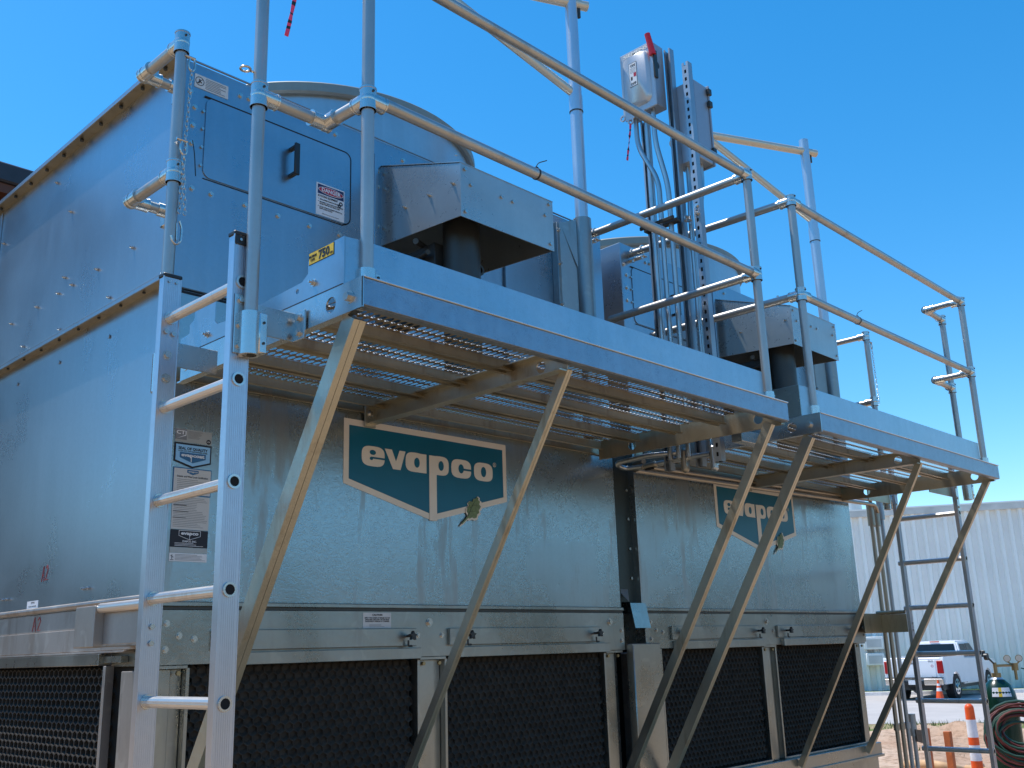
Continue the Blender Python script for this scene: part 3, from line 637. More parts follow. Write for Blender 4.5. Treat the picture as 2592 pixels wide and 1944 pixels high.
b.text('SEAL OF QUALITY', 0.014, (0.061, -0.0040, 2.768), UX, UZ, 0, 0.03, width=0.120); b.text('G-235 HOT DIP GALVANIZED STEEL', 0.007, (0.061, -0.0040, 2.760), UX, UZ, 0, 0.01, width=0.120)
flat(b, pent(0.068, 0.174, 2.757, 2.737, 2.719), -0.0036, 2); b.text('evapcoat', 0.017, (0.0735, -0.0052, 2.742), UX, UZ, 3, 0.04, width=0.095); b.box(0.113, 0.116, -0.0056, -0.005, 2.722, 2.745, 3)
b.out('sticker', tower, 'light blue pentagon seal sticker with a thick black edge', smooth=0)
b = card('s', ('blue_frame', 'paper', 'ink', 'greyink'), 0.047, 0.203, 2.596, 2.700); b.box(0.050, 0.200, yy-0.0006, yy, 2.600, 2.696, 1)
flat(b, pent(0.102, 0.148, 2.692, 2.682, 2.674), yy-0.0008, 0); b.text('evapco', 0.009, (0.106, yy-0.0026, 2.6835), UX, UZ, 1, 0.03, width=0.038)
b.text('Seismic and Wind Load Certification', 0.010, (0.062, yy-0.001, 2.663), UX, UZ, 2, 0.01, width=0.126); lines(b, 0.064, 0.190, 2.658, 2.604, 8, 3, yy-0.0006, 0.0016)
b.out('sticker', tower, 'pale certification sticker with a blue frame', smooth=0)
b = card('s', ('paper', 'greyink', 'ink'), 0.050, 0.200, 2.470, 2.594); lines(b, 0.056, 0.196, 2.590, 2.476, 18, 1, yy, 0.0014); lines(b, 0.054, 0.12, 2.57, 2.50, 3, 2, yy-0.0005, 0.002)
b.out('sticker', tower, 'tall pale sticker full of small print', smooth=0)
b = card('s', ('ink', 'white', 'silver'), 0.050, 0.200, 2.404, 2.468); b.box(0.050, 0.200, -0.0022, -0.001, 2.384, 2.403, 2)
for a, c in (((0.083, 2.465), (0.083, 2.446)), ((0.083, 2.446), (0.126, 2.432)), ((0.126, 2.432), (0.169, 2.446)), ((0.169, 2.446), (0.169, 2.465)), ((0.083, 2.465), (0.169, 2.465)), ((0.126, 2.455), (0.126, 2.432))): b.tube([(a[0], -0.0026, a[1]), (c[0], -0.0026, c[1])], 0.0009, 5, 1)
b.text('evapco', 0.017, (0.091, -0.0030, 2.450), UX, UZ, 1, 0.04, width=0.070); b.text('EVAPCO, INC.', 0.010, (0.098, -0.0030, 2.4225), UX, UZ, 1, 0.02, width=0.056); lines(b, 0.068, 0.182, 2.421, 2.407, 3, 1, -0.0024, 0.0014)
b.out('sticker', tower, 'black maker plate with white lettering', smooth=0)
b = card('s', ('white', 'greyink', 'ink'), 0.050, 0.200, 2.352, 2.382); lines(b, 0.072, 0.196, 2.379, 2.355, 5, 1, yy, 0.0014); b.tube([(0.060, yy-0.0004, 2.376), (0.060, yy-0.0004, 2.360)], 0.0012, 5, 2); b.tube([(0.055, yy-0.0004, 2.372), (0.066, yy-0.0004, 2.366)], 0.001, 5, 2); b.box(0.054, 0.067, yy-0.0006, yy, 2.356, 2.358, 2)
b.out('sticker', tower, 'narrow white sticker lowest in the column', smooth=0)
b = B('paper', 'ink', 'greyink'); b.box(0.923, 1.072, -0.0135, -0.0122, 2.108, 2.172, 0); b.text('CAUTION', 0.012, (0.9975, -0.0142, 2.159), UX, UZ, 1, 0.02, 'CENTER')
b.text('APPLY TWO STRIPS OF SEALER ON THE\nENDS AND ONE STRIP ON THE SIDES\nSEALER MUST OVERLAP AT CORNERS', 0.008, (0.9975, -0.0142, 2.148), UX, UZ, 1, 0.01, 'CENTER', width=0.135, lines=0.9); lines(b, 0.955, 1.04, 2.126, 2.112, 3, 2, -0.0136, 0.0012)
b.out('sticker', tower, 'small caution sticker on the band above the louvers', smooth=0)
b = B('white', 'greyink'); b.box(-0.0056, -0.0042, 1.03, 1.15, 2.236, 2.268, 0)
b.text('CAUTION', 0.009, (-0.0062, 1.108, 2.258), UY, UZ, 1, 0.01); b.text('DO NOT STEP HERE', 0.007, (-0.0062, 1.13, 2.243), UY, UZ, 1, 0.0, width=0.08); b.out('sticker', tower, 'tiny white sticker low on the side wall', smooth=0)
b = B('paper', 'ink', 'greyink'); b.prism([(0.041, -0.001, 4.338+0.013), (0.195, -0.001, 4.338+0.013), (0.195, -0.001, 4.290), (0.041, -0.001, 4.290)], (0, -0.0012, 0), 0)
b.ring((0.064, -0.0024, 4.322), (0.064, -0.0030, 4.322), 0.020, 0.0175, 20, 1); b.tube([(0.051, -0.003, 4.309), (0.077, -0.003, 4.335)], 0.0012, 5, 1); b.tube([(0.058, -0.003, 4.312), (0.064, -0.003, 4.322), (0.062, -0.003, 4.330)], 0.0028, 6, 1); b.tube([(0.064, -0.003, 4.322), (0.072, -0.003, 4.316)], 0.0022, 6, 1)
lines(b, 0.090, 0.190, 4.346, 4.295, 7, 2, -0.0023, 0.003); b.out('sticker', tower, 'pale no stepping sticker at the top corner of the fan section', smooth=0)
b = B('white', 'navy', 'red', 'ink'); b.box(0.648, 0.802, -0.0062, -0.005, 3.905, 4.060, 0); b.box(0.655, 0.797, -0.0068, -0.0062, 4.008, 4.054, 1)
b.prism([(x, -0.0068, z) for x, z in sup(0.726, 4.031, .138, .036, 2, 28)], (0, -0.0006, 0), 0); b.prism([(x, -0.0074, z) for x, z in sup(0.726, 4.031, .132, .031, 2, 28)], (0, -0.0006, 0), 2)
b.text('DANGER', 0.026, (0.726, -0.0086, 4.0225), UX, UZ, 0, 0.03, 'CENTER', width=0.104); b.text('ROTATING EQUIPMENT', 0.014, (0.656, -0.0070, 3.993), UX, UZ, 3, 0.02, width=0.108)
b.text('THIS EQUIPMENT STARTS AUTOMATICALLY', 0.0085, (0.666, -0.0068, 3.979), UX, UZ, 3, 0.02, width=0.115)
b.text('DISCONNECT AND LOCKOUT MOTOR STARTERS\nBEFORE ATTEMPTING ANY SERVICE WORK', 0.0085, (0.666, -0.0068, 3.966), UX, UZ, 3, 0.02, width=0.128, lines=1.0)
b.text('DO NOT OPERATE EQUIPMENT WITHOUT ALL\nSAFETY GUARDS IN PLACE', 0.0085, (0.666, -0.0068, 3.943), UX, UZ, 3, 0.02, width=0.124, lines=1.0)
for z in (3.983, 3.970, 3.947): b.sphere((0.659, -0.0066, z), 0.0018, 3, 8)
b.ring((0.782, -0.0068, 3.990), (0.782, -0.0074, 3.990), 0.010, 0.005, 12, 3); b.ring((0.773, -0.0068, 3.978), (0.773, -0.0074, 3.978), 0.009, 0.004, 12, 3); b.text('Safety labels must not be removed', 0.006, (0.68, -0.0068, 3.913), UX, UZ, 3, 0.0, width=0.09)
b.out('sticker', tower, 'danger sticker with a red oval on the access door', smooth=0)

# joint strip between the cells
js = thing('joint_strip', 'dark metal strip closing the gap between the two tower cells', 'joint strip', (2.77, 0.06, 2.0))
b = B('dark'); b.box(2.685, 2.872, 0.045, 0.052, 2.24, 3.36, 0, 0.001); b.box(2.684, 2.690, 0.004, 0.045, 2.20, 3.36); b.out('sheet', js, smooth=0)
b = B('band'); b.prism([(2.727, -0.024, 2.232), (2.866, -0.024, 2.232), (2.874, -0.045, 2.098), (2.735, -0.045, 2.098)], (0, -0.003, 0)); b.out('flap', js, smooth=0)
b = B('band'); b.prism([(2.70, 0.043, 2.31), (2.80, 0.043, 2.31), (2.765, 0.01, 2.24)], (0, -0.003, 0)); b.out('gusset', js, smooth=0)
for z in (2.869, 2.703, 2.536, 2.372): bolt_part(js, (2.842, 0.045, z), NY, 0.009, 0.006, False)
b = B('band'); b.box(2.688, 2.932, -0.060, -0.012, 1.12, 2.016, 0, 0.004); tag(b.out('centre_cover'), 'plain grey cover post between the louvers, below the joint strip', 'cover post')

# ------------------------------------------------------------------ platforms
def make_platform(x0, x1, label, nplate=None):
    T = thing('service_platform', label, 'platform', ((x0+x1)/2, -0.6, 3.0))
    # fascia channel and toe board
    b = B('fascia'); b.box(x0+0.006, x1, -1.186, -1.180, 3.012, 3.102, 0, 0.002); b.box(x0+0.006, x1, -1.180, -1.092, 3.099, 3.104, 0, 0.001); b.box(x0+0.006, x1, -1.180, -1.150, 3.010, 3.014, 0, 0.001); b.out('fascia', T, smooth=0)
    b = B('edge'); b.box(x0+0.006, x1, -1.1925, -1.186, 3.0985, 3.1045, 0, 0.002); b.out('fascia_lip', T, smooth=0)
    b = B('toe'); b.box(x0+0.10, x1-0.05, -1.096, -1.090, 3.104, 3.265, 0, 0.001); b.prism([(x0+0.012, -1.084, 3.104), (x0+0.10, -1.0965, 3.104), (x0+0.10, -1.0965, 3.265), (x0+0.012, -1.084, 3.265)], (0, 0.004, 0)); b.out('toe_board', T, smooth=0)
    # end brackets with a round hole near the outer end
    for xe, flip in ((x0, 0), (x1-0.012, 1)):
        b = B('bracket' if not flip else 'under')
        outl = [(0.085, 3.004), (1.188, 3.004), (1.188, 3.102), (0.085, 3.102)]
        holes = [circ(1.029, 3.050, 0.026)]+([circ(0.26, 3.046, 0.026)] if flip else [])
        if flip: outl = [(0.03, 3.00), (1.15, 3.00), (1.15, 3.102), (0.03, 3.102)]
        b.plate_hole((xe, 0, 0), (0, -1, 0), UZ, outl, holes, (0.006, 0, 0)); b.box(xe+0.006, xe+0.04, -1.15, -0.03, 3.096, 3.102); b.box(xe+0.006, xe+0.032, -1.15, -0.05, 3.004, 3.009)
        e = b.out('end_bracket', T, smooth=0)
        if not flip:
            bolt_part(e, (xe, -1.125, 3.050), NX, 0.014, 0.014); bolt_part(e, (xe, -0.12, 3.06), NX, 0.016, 0.012)
    # joists
    xm = x0+(0.97 if x0 < 1 else 1.27)
    b = B('brace'); b.plate_hole((xm-0.003, 0, 0), (0, -1, 0), UZ, [(0.02, 2.985), (1.15, 2.985), (1.15, 3.066), (0.02, 3.066)], [circ(1.02, 3.027, 0.024)], (0.006, 0, 0)); b.box(xm-0.045, xm-0.003, -1.15, -0.02, 2.985, 2.990); b.box(xm-0.045, xm-0.003, -1.15, -0.02, 3.061, 3.066); b.box(xm-0.06, xm-0.0, -0.02, -0.012, 2.97, 3.10, 0, 0.001)
    j = b.out('joist', T, smooth=0); bolt_part(j, (xm-0.03, -0.02, 3.03), NY, 0.010, 0.008)
    # deck planks: open-holed channels running along X
    for k in range(4):
        y1 = -0.075-k*0.262; y0 = y1-0.238
        b = B('under', 'teeth')
        zt = 3.086
        segs = ((x0+0.05, xm-0.004), (xm+0.006, x1-0.05))
        for (a, c) in segs:
            b.box(a, c, y0, y0+0.003, 3.045, zt, 0); b.box(a, c, y1-0.003, y1, 3.045, zt, 0); b.box(a, c, y0+0.003, y0+0.018, 3.045, 3.048, 0); b.box(a, c, y1-0.018, y1-0.003, 3.045, 3.048, 0)
            rows = 4; rw = (y1-y0-0.012)/rows; n_ = int((c-a)/0.028)
            for r_ in range(rows):
                ya = y0+0.006+rw*r_; yc = ya+rw/2
                for i in range(n_):
                    xa = a+i*(c-a)/n_; xb = a+(i+1)*(c-a)/n_; xc = (xa+xb)/2; hw = (xb-xa)*0.40; hh = rw*0.38
                    hx = [(xc-hw, yc), (xc-hw*0.5, yc-hh), (xc+hw*0.5, yc-hh), (xc+hw, yc), (xc+hw*0.5, yc+hh), (xc-hw*0.5, yc+hh)]
                    rc = [(xa, yc), (xa, ya), (xb, ya), (xb, yc), (xb, ya+rw), (xa, ya+rw)]
                    vi = [b.bm.verts.new((p[0], p[1], zt)) for p in hx]; vo = [b.bm.verts.new((p[0], p[1], zt)) for p in rc]
                    for q in range(6): b.bm.faces.new((vo[q], vo[(q+1) % 6], vi[(q+1) % 6], vi[q]))
                    # serrated tongues standing up from both long edges
                    for sgn, fl_, ht in ((-1, 1.12, 0.010), (1, 1.85, 0.014)):
                        e0 = b.bm.verts.new((xc-hw*0.55, yc+sgn*hh, zt+0.0003)); e1 = b.bm.verts.new((xc+hw*0.55, yc+sgn*hh, zt+0.0003))
                        f0 = b.bm.verts.new((xc+hw*1.0, yc+sgn*hh*fl_, zt+ht)); f1 = b.bm.verts.new((xc, yc+sgn*hh*(fl_*0.9), zt+ht*0.7)); f2_ = b.bm.verts.new((xc-hw*1.0, yc+sgn*hh*fl_, zt+ht))
                        b.bm.faces.new((e0, e1, f0, f1, f2_)).material_index = 1
        b.out('deck_plank', T, smooth=0)
    # diagonal braces down to the tower sill: two channels back to back
    nb = {0: ((x0+0.040, -1.10, 3.00), (x0+0.030, -0.045, 1.24), *((0.046, 0.060) if x0 < 1 else (0.034, 0.050))), 1: ((xm+0.010, -1.14, 3.00), (xm+(0.0 if x0 < 1 else 0.24), -0.045, 1.24), *((0.027, 0.034) if x0 < 1 else (0.026, 0.036))), 2: ((x1-0.085, -1.13, 3.00), (x1-0.03, -0.045, 1.24), *((0.032, 0.042) if x0 < 1 else (0.030, 0.040)))}
    for i in nb:
        p, q, wx, wd = nb[i]; p = V(p); q = V(q); d = (q-p).normalized(); nrm = d.cross(V(1, 0, 0)).normalized()
        if nrm.y > 0: nrm = -nrm
        b = B('brace', 'motor')
        def bar(off, w0, w1, t0, t1, mi=0):
            pr_ = [(w0, t0), (w1, t0), (w1, t1), (w0, t1)]
            b.prism([p+V(1, 0, 0)*a_+nrm*c_ for a_, c_ in pr_], q-p, mi)
        bar(0, -wx/2, -0.0008, -wd/2, wd/2); bar(0, 0.0008, wx/2, -wd/2, wd/2); bar(0, -0.001, 0.001, -wd/2+0.002, wd/2-0.0015, 1)
        b.out('brace', T, smooth=0)
    return T
PG = 'steel service platforms bracketed off the tower'
pf1 = make_platform(0.010, 2.535, 'nearer service platform with the yellow 750 load label at its end'); pf1['group'] = PG
pf2 = make_platform(2.850, 5.330, 'farther service platform, its fascia ending against open sky'); pf2['group'] = PG
# end toe plate of the near platform, with notches and the load label
b = B('side'); xt = 0.016
prof = [(1.086, 3.106), (1.086, 3.265), (0.905, 3.262), (0.893, 3.235), (0.893, 3.195), (0.860, 3.175), (0.62, 3.166), (0.371, 3.165), (0.330, 3.168), (0.309, 3.185), (0.309, 3.258), (0.163, 3.270), (0.158, 3.228), (0.126, 3.215), (0.126, 3.180), (0.06, 3.176), (0.06, 3.106)]
b.plate_hole((xt, 0, 0), (0, -1, 0), UZ, prof, [circ(0.865-0.03, 3.150, 0.009, 12)], (0.004, 0, 0)); ep = b.out('end_toe_plate', pf1, smooth=0)
bolt_part(ep, (xt, -0.925, 3.155), NX, 0.009, 0.010, True, 'fitting', 0.01); bolt_part(ep, (xt, -0.26, 3.145), NX, 0.009, 0.010, True, 'fitting', 0.01)
b = B('yellow', 'ink'); b.box(xt-0.0012, xt, -1.034, -0.898, 3.220, 3.262, 1); b.box(xt-0.0018, xt-0.0012, -1.032, -0.900, 3.222, 3.260, 0)
b.text('750', 0.040, (xt-0.0025, -0.952, 3.228), UY, UZ, 1, 0.04, width=0.060); b.text('MAXIMUM\nLOAD', 0.012, (xt-0.0025, -0.921, 3.243), UY, UZ, 1, 0.02, 'CENTER', width=0.040); b.text('LBS.', 0.010, (xt-0.0025, -1.014, 3.227), UY, UZ, 1, 0.02)
b.out('load_label', ep, 'yellow load label reading 750 in black', smooth=0)
b = B('band'); b.box(2.856, 2.862, -1.086, -0.70, 3.106, 3.268, 0, 0.001); b.out('end_toe_plate', pf2, smooth=0)

b = B('rubber'); b.box(0.0095, 0.0155, -1.088, -0.09, 3.1022, 3.1058); b.box(0.0085, 0.0100, -1.1905, -1.1865, 3.006, 3.100); b.out('dark_seam', pf1, smooth=0)
# ------------------------------------------------------------------ guard rails
PR = 0.0213; FR = 0.0275
def pipe(parent, pts, name='rail', r=PR, mat='pipe', soft=0.0): b = B(mat); b.tube(pts, r, 16, soft=soft); return b.out(name, parent)
def collar(parent, c, axis, L=0.075, r=FR, arms=(), name='fitting'):
    """cast clamp fitting: sleeve on the pipe with short socket arms"""
    b = B('fitting', 'motor'); c = V(c); a = V(axis).normalized(); b.tube([c-a*L/2, c+a*L/2], r, 16)
    b.sphere(c, r*1.06, 0, 14)
    for d in arms:
        d = V(d).normalized(); b.tube([c, c+d*0.062], r*0.99, 16); b.tube([c+d*0.058, c+d*0.064], r*1.05, 16)
    for s_ in (-1, 1): b.tube([c+a*s_*(L/2-0.006), c+a*s_*(L/2)], r*1.06, 16)
    side = a.cross(V(0.3, -1, 0.2)).normalized(); f = V(0, -1, 0)
    if abs(a.z) > 0.9: b.tube([c+f*r*0.95+a*0.022, c+f*(r+0.0035)+a*0.022], 0.0045, 8, 1)
    return b.out(name, parent)
def base(parent, x, y, z0=3.104, h=0.062):
    b = B('fitting', 'motor'); b.tube([(x, y, z0+0.004), (x, y, z0+h)], 0.0295, 18); b.box(x-0.03, x+0.052, y-0.03, y+0.03, z0, z0+0.006, 0, 0.002); b.box(x+0.026, x+0.048, y-0.012, y+0.012, z0+0.006, z0+h-0.006, 0, 0.003)
    for z in (z0+0.018, z0+0.042): b.tube([(x+0.037, y-0.011, z), (x+0.037, y-0.0145, z)], 0.005, 8, 1)
    return b.out('base_socket', parent)
ZT, ZM = 4.315, 3.775; YR = -1.10
gr1 = thing('guard_rail', 'tall two-rail pipe guard rail along the nearer platform, in the foreground', 'guard rail', (1.3, YR, 3.104), 'pipe guard rails along the platforms')
gr2 = thing('guard_rail', 'pipe guard rail of the farther platform, ending in a stepped corner against the sky', 'guard rail', (4.2, YR, 3.104), 'pipe guard rails along the platforms')
xa, xb, xc_, xd = 0.093, 2.515, 2.965, 5.335
X_, Y_, Z_ = V(1, 0, 0), V(0, 1, 0), V(0, 0, 1)
pipe(gr1, [(xa, YR, 3.11), (xa, YR, ZT)], 'post'); pipe(gr1, [(xb, YR, 3.11), (xb, YR, ZT)], 'post')
pipe(gr1, [(xa, YR, ZT), (xb, YR, ZT)], 'top_rail'); pipe(gr1, [(xa, YR, ZM), (xb, YR, ZM)], 'middle_rail')
pipe(gr1, [(xb, YR, ZT), (xb, 0.01, ZT+0.01)], 'return_rail'); pipe(gr1, [(xb, YR, ZM), (xb, -0.17, ZM)], 'return_rail')
collar(gr1, (xa, YR, ZT), Z_, 0.06, arms=(X_,)); collar(gr1, (xb, YR, ZT), Z_, 0.06, arms=(-X_, Y_))
collar(gr1, (xa, YR, ZM-0.01), Z_, 0.08, arms=(X_, Y_)); collar(gr1, (xb, YR, ZM), Z_, 0.07, arms=(-X_, Y_)); base(gr1, xa, YR); base(gr1, xb, YR)
pipe(gr2, [(xc_, YR, 3.11), (xc_, YR, ZT)], 'post'); pipe(gr2, [(xd, YR, 3.11), (xd+0.02, YR, ZT-0.02)], 'post')
pipe(gr2, [(xc_, YR, ZT), (xd+0.02, YR, ZT-0.02)], 'top_rail'); pipe(gr2, [(xc_, YR, ZM), (xd+0.01, YR, ZM)], 'middle_rail')
pipe(gr2, [(xc_, YR, ZT), (xc_, 0.02, ZT+0.03)], 'return_rail'); pipe(gr2, [(xc_, YR, ZM), (xc_, -0.12, ZM+0.01)], 'return_rail')
collar(gr2, (xc_, YR, ZT), Z_, 0.06, arms=(X_, Y_)); collar(gr2, (xd+0.02, YR, ZT-0.02), Z_, 0.06, arms=(-X_, Y_))
collar(gr2, (xc_, YR, ZM), Z_, 0.07, arms=(X_, Y_)); collar(gr2, (xd+0.01, YR, ZM), Z_, 0.07, arms=(-X_, Y_)); base(gr2, xc_, YR); base(gr2, xd, YR)

# grab posts beside the ladders
def mast_post(T, x, y, z0, z1, sock=True):
    pipe(T, [(x, y, z0+0.05), (x, y, z1)], 'post')
    if sock:
        b = B('fitting', 'motor'); b.ring((x, y, z0), (x, y, z0+0.135), 0.0315, 0.022, 20); b.box(x+0.012, x+0.040, y-0.034, y-0.006, z0+0.004, z0+0.131, 0, 0.003)
        for z in (z0+0.035, z0+0.10): b.tube([(x+0.027, y-0.033, z), (x+0.027, y-0.037, z)], 0.0045, 8, 1)
        b.out('socket', T)
g1 = thing('grab_post', 'left grab post at the near ladder top, two bent arms reaching back', 'grab post', (-0.17, -0.30, 2.88))
mast_post(g1, -0.172, -0.305, 2.885, 4.25)
for z, n_ in ((4.245, 0), (3.712, 1)):
    a = V(-0.172, -0.305, z); e = V(-0.172, -0.002+0.03*n_, z+0.004); f = V(-0.010, 0.03*n_, z+0.004)
    pipe(g1, [a, e], 'arm'); pipe(g1, [e, f], 'arm'); collar(g1, a, Z_, 0.085, arms=(Y_,)); collar(g1, e, Y_, 0.03, arms=(-Y_, X_))
    b = B('fitting'); b.box(-0.030, -0.006, 0.03*n_+0.0, 0.03*n_+0.05, z-0.05, z+0.03, 0, 0.004); b.tube([f-X_*0.06, f], FR, 14); b.out('wall_flange', g1)
g2 = thing('grab_post', 'tall grab post right of the ladder top, with an eyebolt and a V-shaped middle arm', 'grab post', (-0.185, -0.89, 2.87))
mast_post(g2, -0.188, -0.895, 2.880, 4.40)
pipe(g2, [(-0.188, -0.895, ZM-0.02), (xa-0.02, -0.895, ZM-0.02)], 'arm'); pipe(g2, [(xa-0.02, -0.895, ZM-0.02), (xa, YR, ZM-0.01)], 'arm')
pipe(g2, [(-0.188, -0.895, ZT), (xa-0.02, -0.895, ZT)], 'arm'); pipe(g2, [(xa-0.02, -0.895, ZT), (xa, YR, ZT)], 'arm')
collar(g2, (-0.188, -0.895, ZM-0.02), Z_, 0.085, arms=(X_,)); collar(g2, (xa-0.02, -0.895, ZM-0.02), X_, 0.03, arms=(-X_, -Y_)); collar(g2, (-0.188, -0.895, ZT), Z_, 0.085, arms=(X_,)); collar(g2, (xa-0.02, -0.895, ZT), X_, 0.03, arms=(-X_, -Y_))
b = B('bolt'); c = V(-0.236, -0.885, 3.838); b.tube([c+V(0.016*math.cos(a_*math.pi/8), 0.016*math.sin(a_*math.pi/8), 0) for a_ in range(16)], 0.004, 8, closed=True); b.tube([c+V(0.016, 0, 0), c+V(0.045, -0.004, 0)], 0.004, 8); b.out('eyebolt', g2)
g3 = thing('grab_post', 'far outer grab post, stepped back from the farther rail corner', 'grab post', (5.70, -0.83, 2.94))
mast_post(g3, 5.705, -0.83, 2.945, ZT-0.0)
for z in (ZT-0.01, ZM+0.0):
    e = V(5.375, -0.845, z); pipe(g3, [(5.355, YR, z), e], 'arm'); pipe(g3, [e, (5.705, -0.83, z)], 'arm'); collar(g3, e, X_, 0.03, arms=(X_, -Y_)); collar(g3, (5.705, -0.83, z), Z_, 0.07, arms=(-X_,))
g4 = thing('grab_post', 'far inner grab post near the wall, with a chain hanging on it', 'grab post', (5.70, -0.23, 2.94))
mast_post(g4, 5.705, -0.232, 2.945, 4.33)
for z in (4.325, 3.79): pipe(g4, [(5.705, -0.232, z), (5.705, 0.10, z)], 'arm'); pipe(g4, [(5.705, 0.10, z), (5.57, 0.10, z)], 'arm'); collar(g4, (5.705, -0.232, z), Z_, 0.07, arms=(Y_,)); collar(g4, (5.705, 0.10, z), X_, 0.03, arms=(-X_, -Y_))

# chains
def chain(label, p0, L, xo=0.0, group=None, carab=True, hook=True):
    T = thing('safety_chain', label, 'chain', p0, group); p0 = V(p0)
    if carab:
        b = B('bolt'); c = p0+V(0, 0, 0.01); pts = [c+V(0.013*math.cos(a_*math.pi/8), 0, 0.028*math.sin(a_*math.pi/8)) for a_ in range(16)]; b.tube(pts, 0.0042, 8, closed=True); b.tube([c+V(-0.03, 0, 0.026), c+V(0.012, 0, 0.026)], 0.006, 8); b.out('quick_link', T)
    b = B('bolt'); n_ = int(L/0.0195)
    for k in range(n_):
        c = p0+V(xo*k/n_+0.0016*math.sin(k*1.7), 0.0015*math.cos(k*2.3), -0.025-k*0.0195); h = k % 2
        pts = []
        for a_ in range(12):
            an = a_*math.pi/6; u = 0.0062*math.cos(an); wv = 0.0125*math.sin(an)
            pts.append(c+(V(u, 0, wv) if h else V(0, u, wv)))
        b.tube(pts, 0.0016, 6, closed=True)
    b.out('links', T)
    if hook:
        c = p0+V(xo, 0, -0.03-L-0.045); b = B('fitting'); pts = [c+V(0.004, 0, 0.045), c+V(0.014, 0, 0.02), c+V(0.012, 0, -0.03), c+V(-0.004, 0, -0.048), c+V(-0.020, 0, -0.038), c+V(-0.024, 0, -0.018)]
        b.tube(pts, 0.0045, 8, soft=0.01); b.tube([c+V(-0.006, 0, 0.035), c+V(-0.003, 0, -0.03)], 0.003, 6); b.out('snap_hook', T)
    return T
CG = 'safety chains hanging from grab posts'
chain('long thin chain hanging from the top eyebolt of the left grab post', (-0.138, -0.325, 4.150), 0.60, -0.015, CG)
chain('shorter chain hanging beside the long one from a link halfway down the left grab post', (-0.160, -0.345, 3.790), 0.24, 0.02, CG, hook=False)
chain('far chain hanging beside the far grab post under open sky', (5.745, -0.25, 4.24), 0.46, 0.01, CG, hook=False)
b = B('black'); b.tube([(-0.128, -0.345, 3.84), (-0.120, -0.35, 3.79), (-0.112, -0.352, 3.70)], 0.0022, 6, soft=0.03); tag(b.out('cable_tie'), 'black cable tie end sticking out beside the hanging chains', 'cable tie')

# ------------------------------------------------------------------ ladders
def ladder(label, xl, y_far, y_near, zr0, dz, nr, ztop, s, group, zbot=0.1):
    """s=+1: outer flange looks -X. rail webs face -Y"""
    T = thing('access_ladder', label, 'ladder', (xl, (y_far+y_near)/2, zbot), group); w2 = 0.0300 if s > 0 else 0.020; dpt = 0.036 if s > 0 else 0.026
    for i, (yr, top) in enumerate(((y_far, ztop-0.006), (y_near, ztop))):
        b = B('alu'); y0, y1 = yr, yr+dpt
        b.box(xl-w2, xl+w2, y0, y0+0.004, zbot, top, 0, 0.001); b.box(xl-w2, xl-w2+0.004, y0+0.004, y1, zbot, top, 0, 0.001); b.box(xl+w2-0.004, xl+w2, y0+0.004, y1, zbot, top, 0, 0.001)
        for k in range(7): # extruded grip ribs along the web
            xx = xl+(-0.020+k*0.0066)*w2/0.03; b.box(xx-0.0009, xx+0.0009, y0-0.0009, y0, zbot, top)
        b.box(xl-w2-0.003, xl-w2+0.001, y0-0.002, y0+0.005, zbot, top, 0, 0.001); b.box(xl+w2-0.001, xl+w2+0.003, y0-0.002, y0+0.005, zbot, top, 0, 0.001)
        r = b.out('side_rail', T, smooth=0)
        b = B('black'); b.box(xl-w2-0.004, xl+w2+0.004, y0-0.004, y1+0.002, top-0.004, top+0.010, 0, 0.003)
        if i: b.box(xl-w2-0.002, xl+w2+0.002, y0-0.0045, y0-0.001, top-0.034, top-0.004, 0, 0.001)
        b.out('end_cap', r)
        for xx in (-0.013, 0.013): bolt_part(r, (xl+xx, y0-(0.0045 if i else 0.001), top-0.019), NY, 0.005, 0.002, False)
        if not i:
            for zz in (3.070, 3.068): pass
            for dx, zz in ((-0.014, 3.066), (0.012, 3.062)): bolt_part(r, (xl+dx, y0-0.001, zz), NY, 0.009, 0.006, False)
            for zz in (2.985, 2.905): bolt_part(r, (xl-0.004, y0-0.001, zz), NY, 0.011, 0.006, True)
            for zz in (2.105, 2.055): bolt_part(r, (xl, y0-0.001, zz), NY, 0.009, 0.005, False)
        else:
            b = B('bracket'); b.box(xl-0.024, xl+0.024, y0-0.006, y0-0.001, 2.885, 3.075, 0, 0.002); b.out('joint_plate', r, smooth=0)
            for zz in (3.055, 2.975, 2.91): bolt_part(r, (xl-0.006, y0-0.006, zz), NY, 0.009, 0.006, True)
    for k in range(nr):
        z = zr0-dz*k
        b = B('rung', 'void', 'fitting')
        n_ = 28; ring_pts = []
        L = []
        for yv in (y_near-0.006, y_far+0.042):
            L.append([b.bm.verts.new((xl+(0.0165+0.0008*(q % 2))*math.cos(2*math.pi*q/n_), yv, z+(0.0165+0.0008*(q % 2))*math.sin(2*math.pi*q/n_))) for q in range(n_)])
        for q in range(n_): b.bm.faces.new((L[0][q], L[0][(q+1) % n_], L[1][(q+1) % n_], L[1][q]))
        b.ring((xl, y_near-0.0055, z), (xl, y_near-0.0005, z), 0.0215, 0.0150, 20, 2); b.tube([(xl, y_near-0.0030, z), (xl, y_near+0.02, z)], 0.0152, 16, 1)
        b.ring((xl, y_far-0.005, z), (xl, y_far-0.0005, z), 0.0225, 0.0165, 20, 2)
        b.out('rung', T, smooth=25)
    return T
LG = 'vertical access ladders at the two ends of the platforms'
l1 = ladder('near aluminium ladder in the left foreground, standing beside the side wall', -0.208, -0.420, -0.872, 3.116, 0.3085, 10, 3.270, 1, LG)
l2 = ladder('far aluminium ladder at the right end, in front of the white warehouse', 5.752, -0.285, -0.735, 2.868, 0.3265, 9, 3.27, -1, LG)
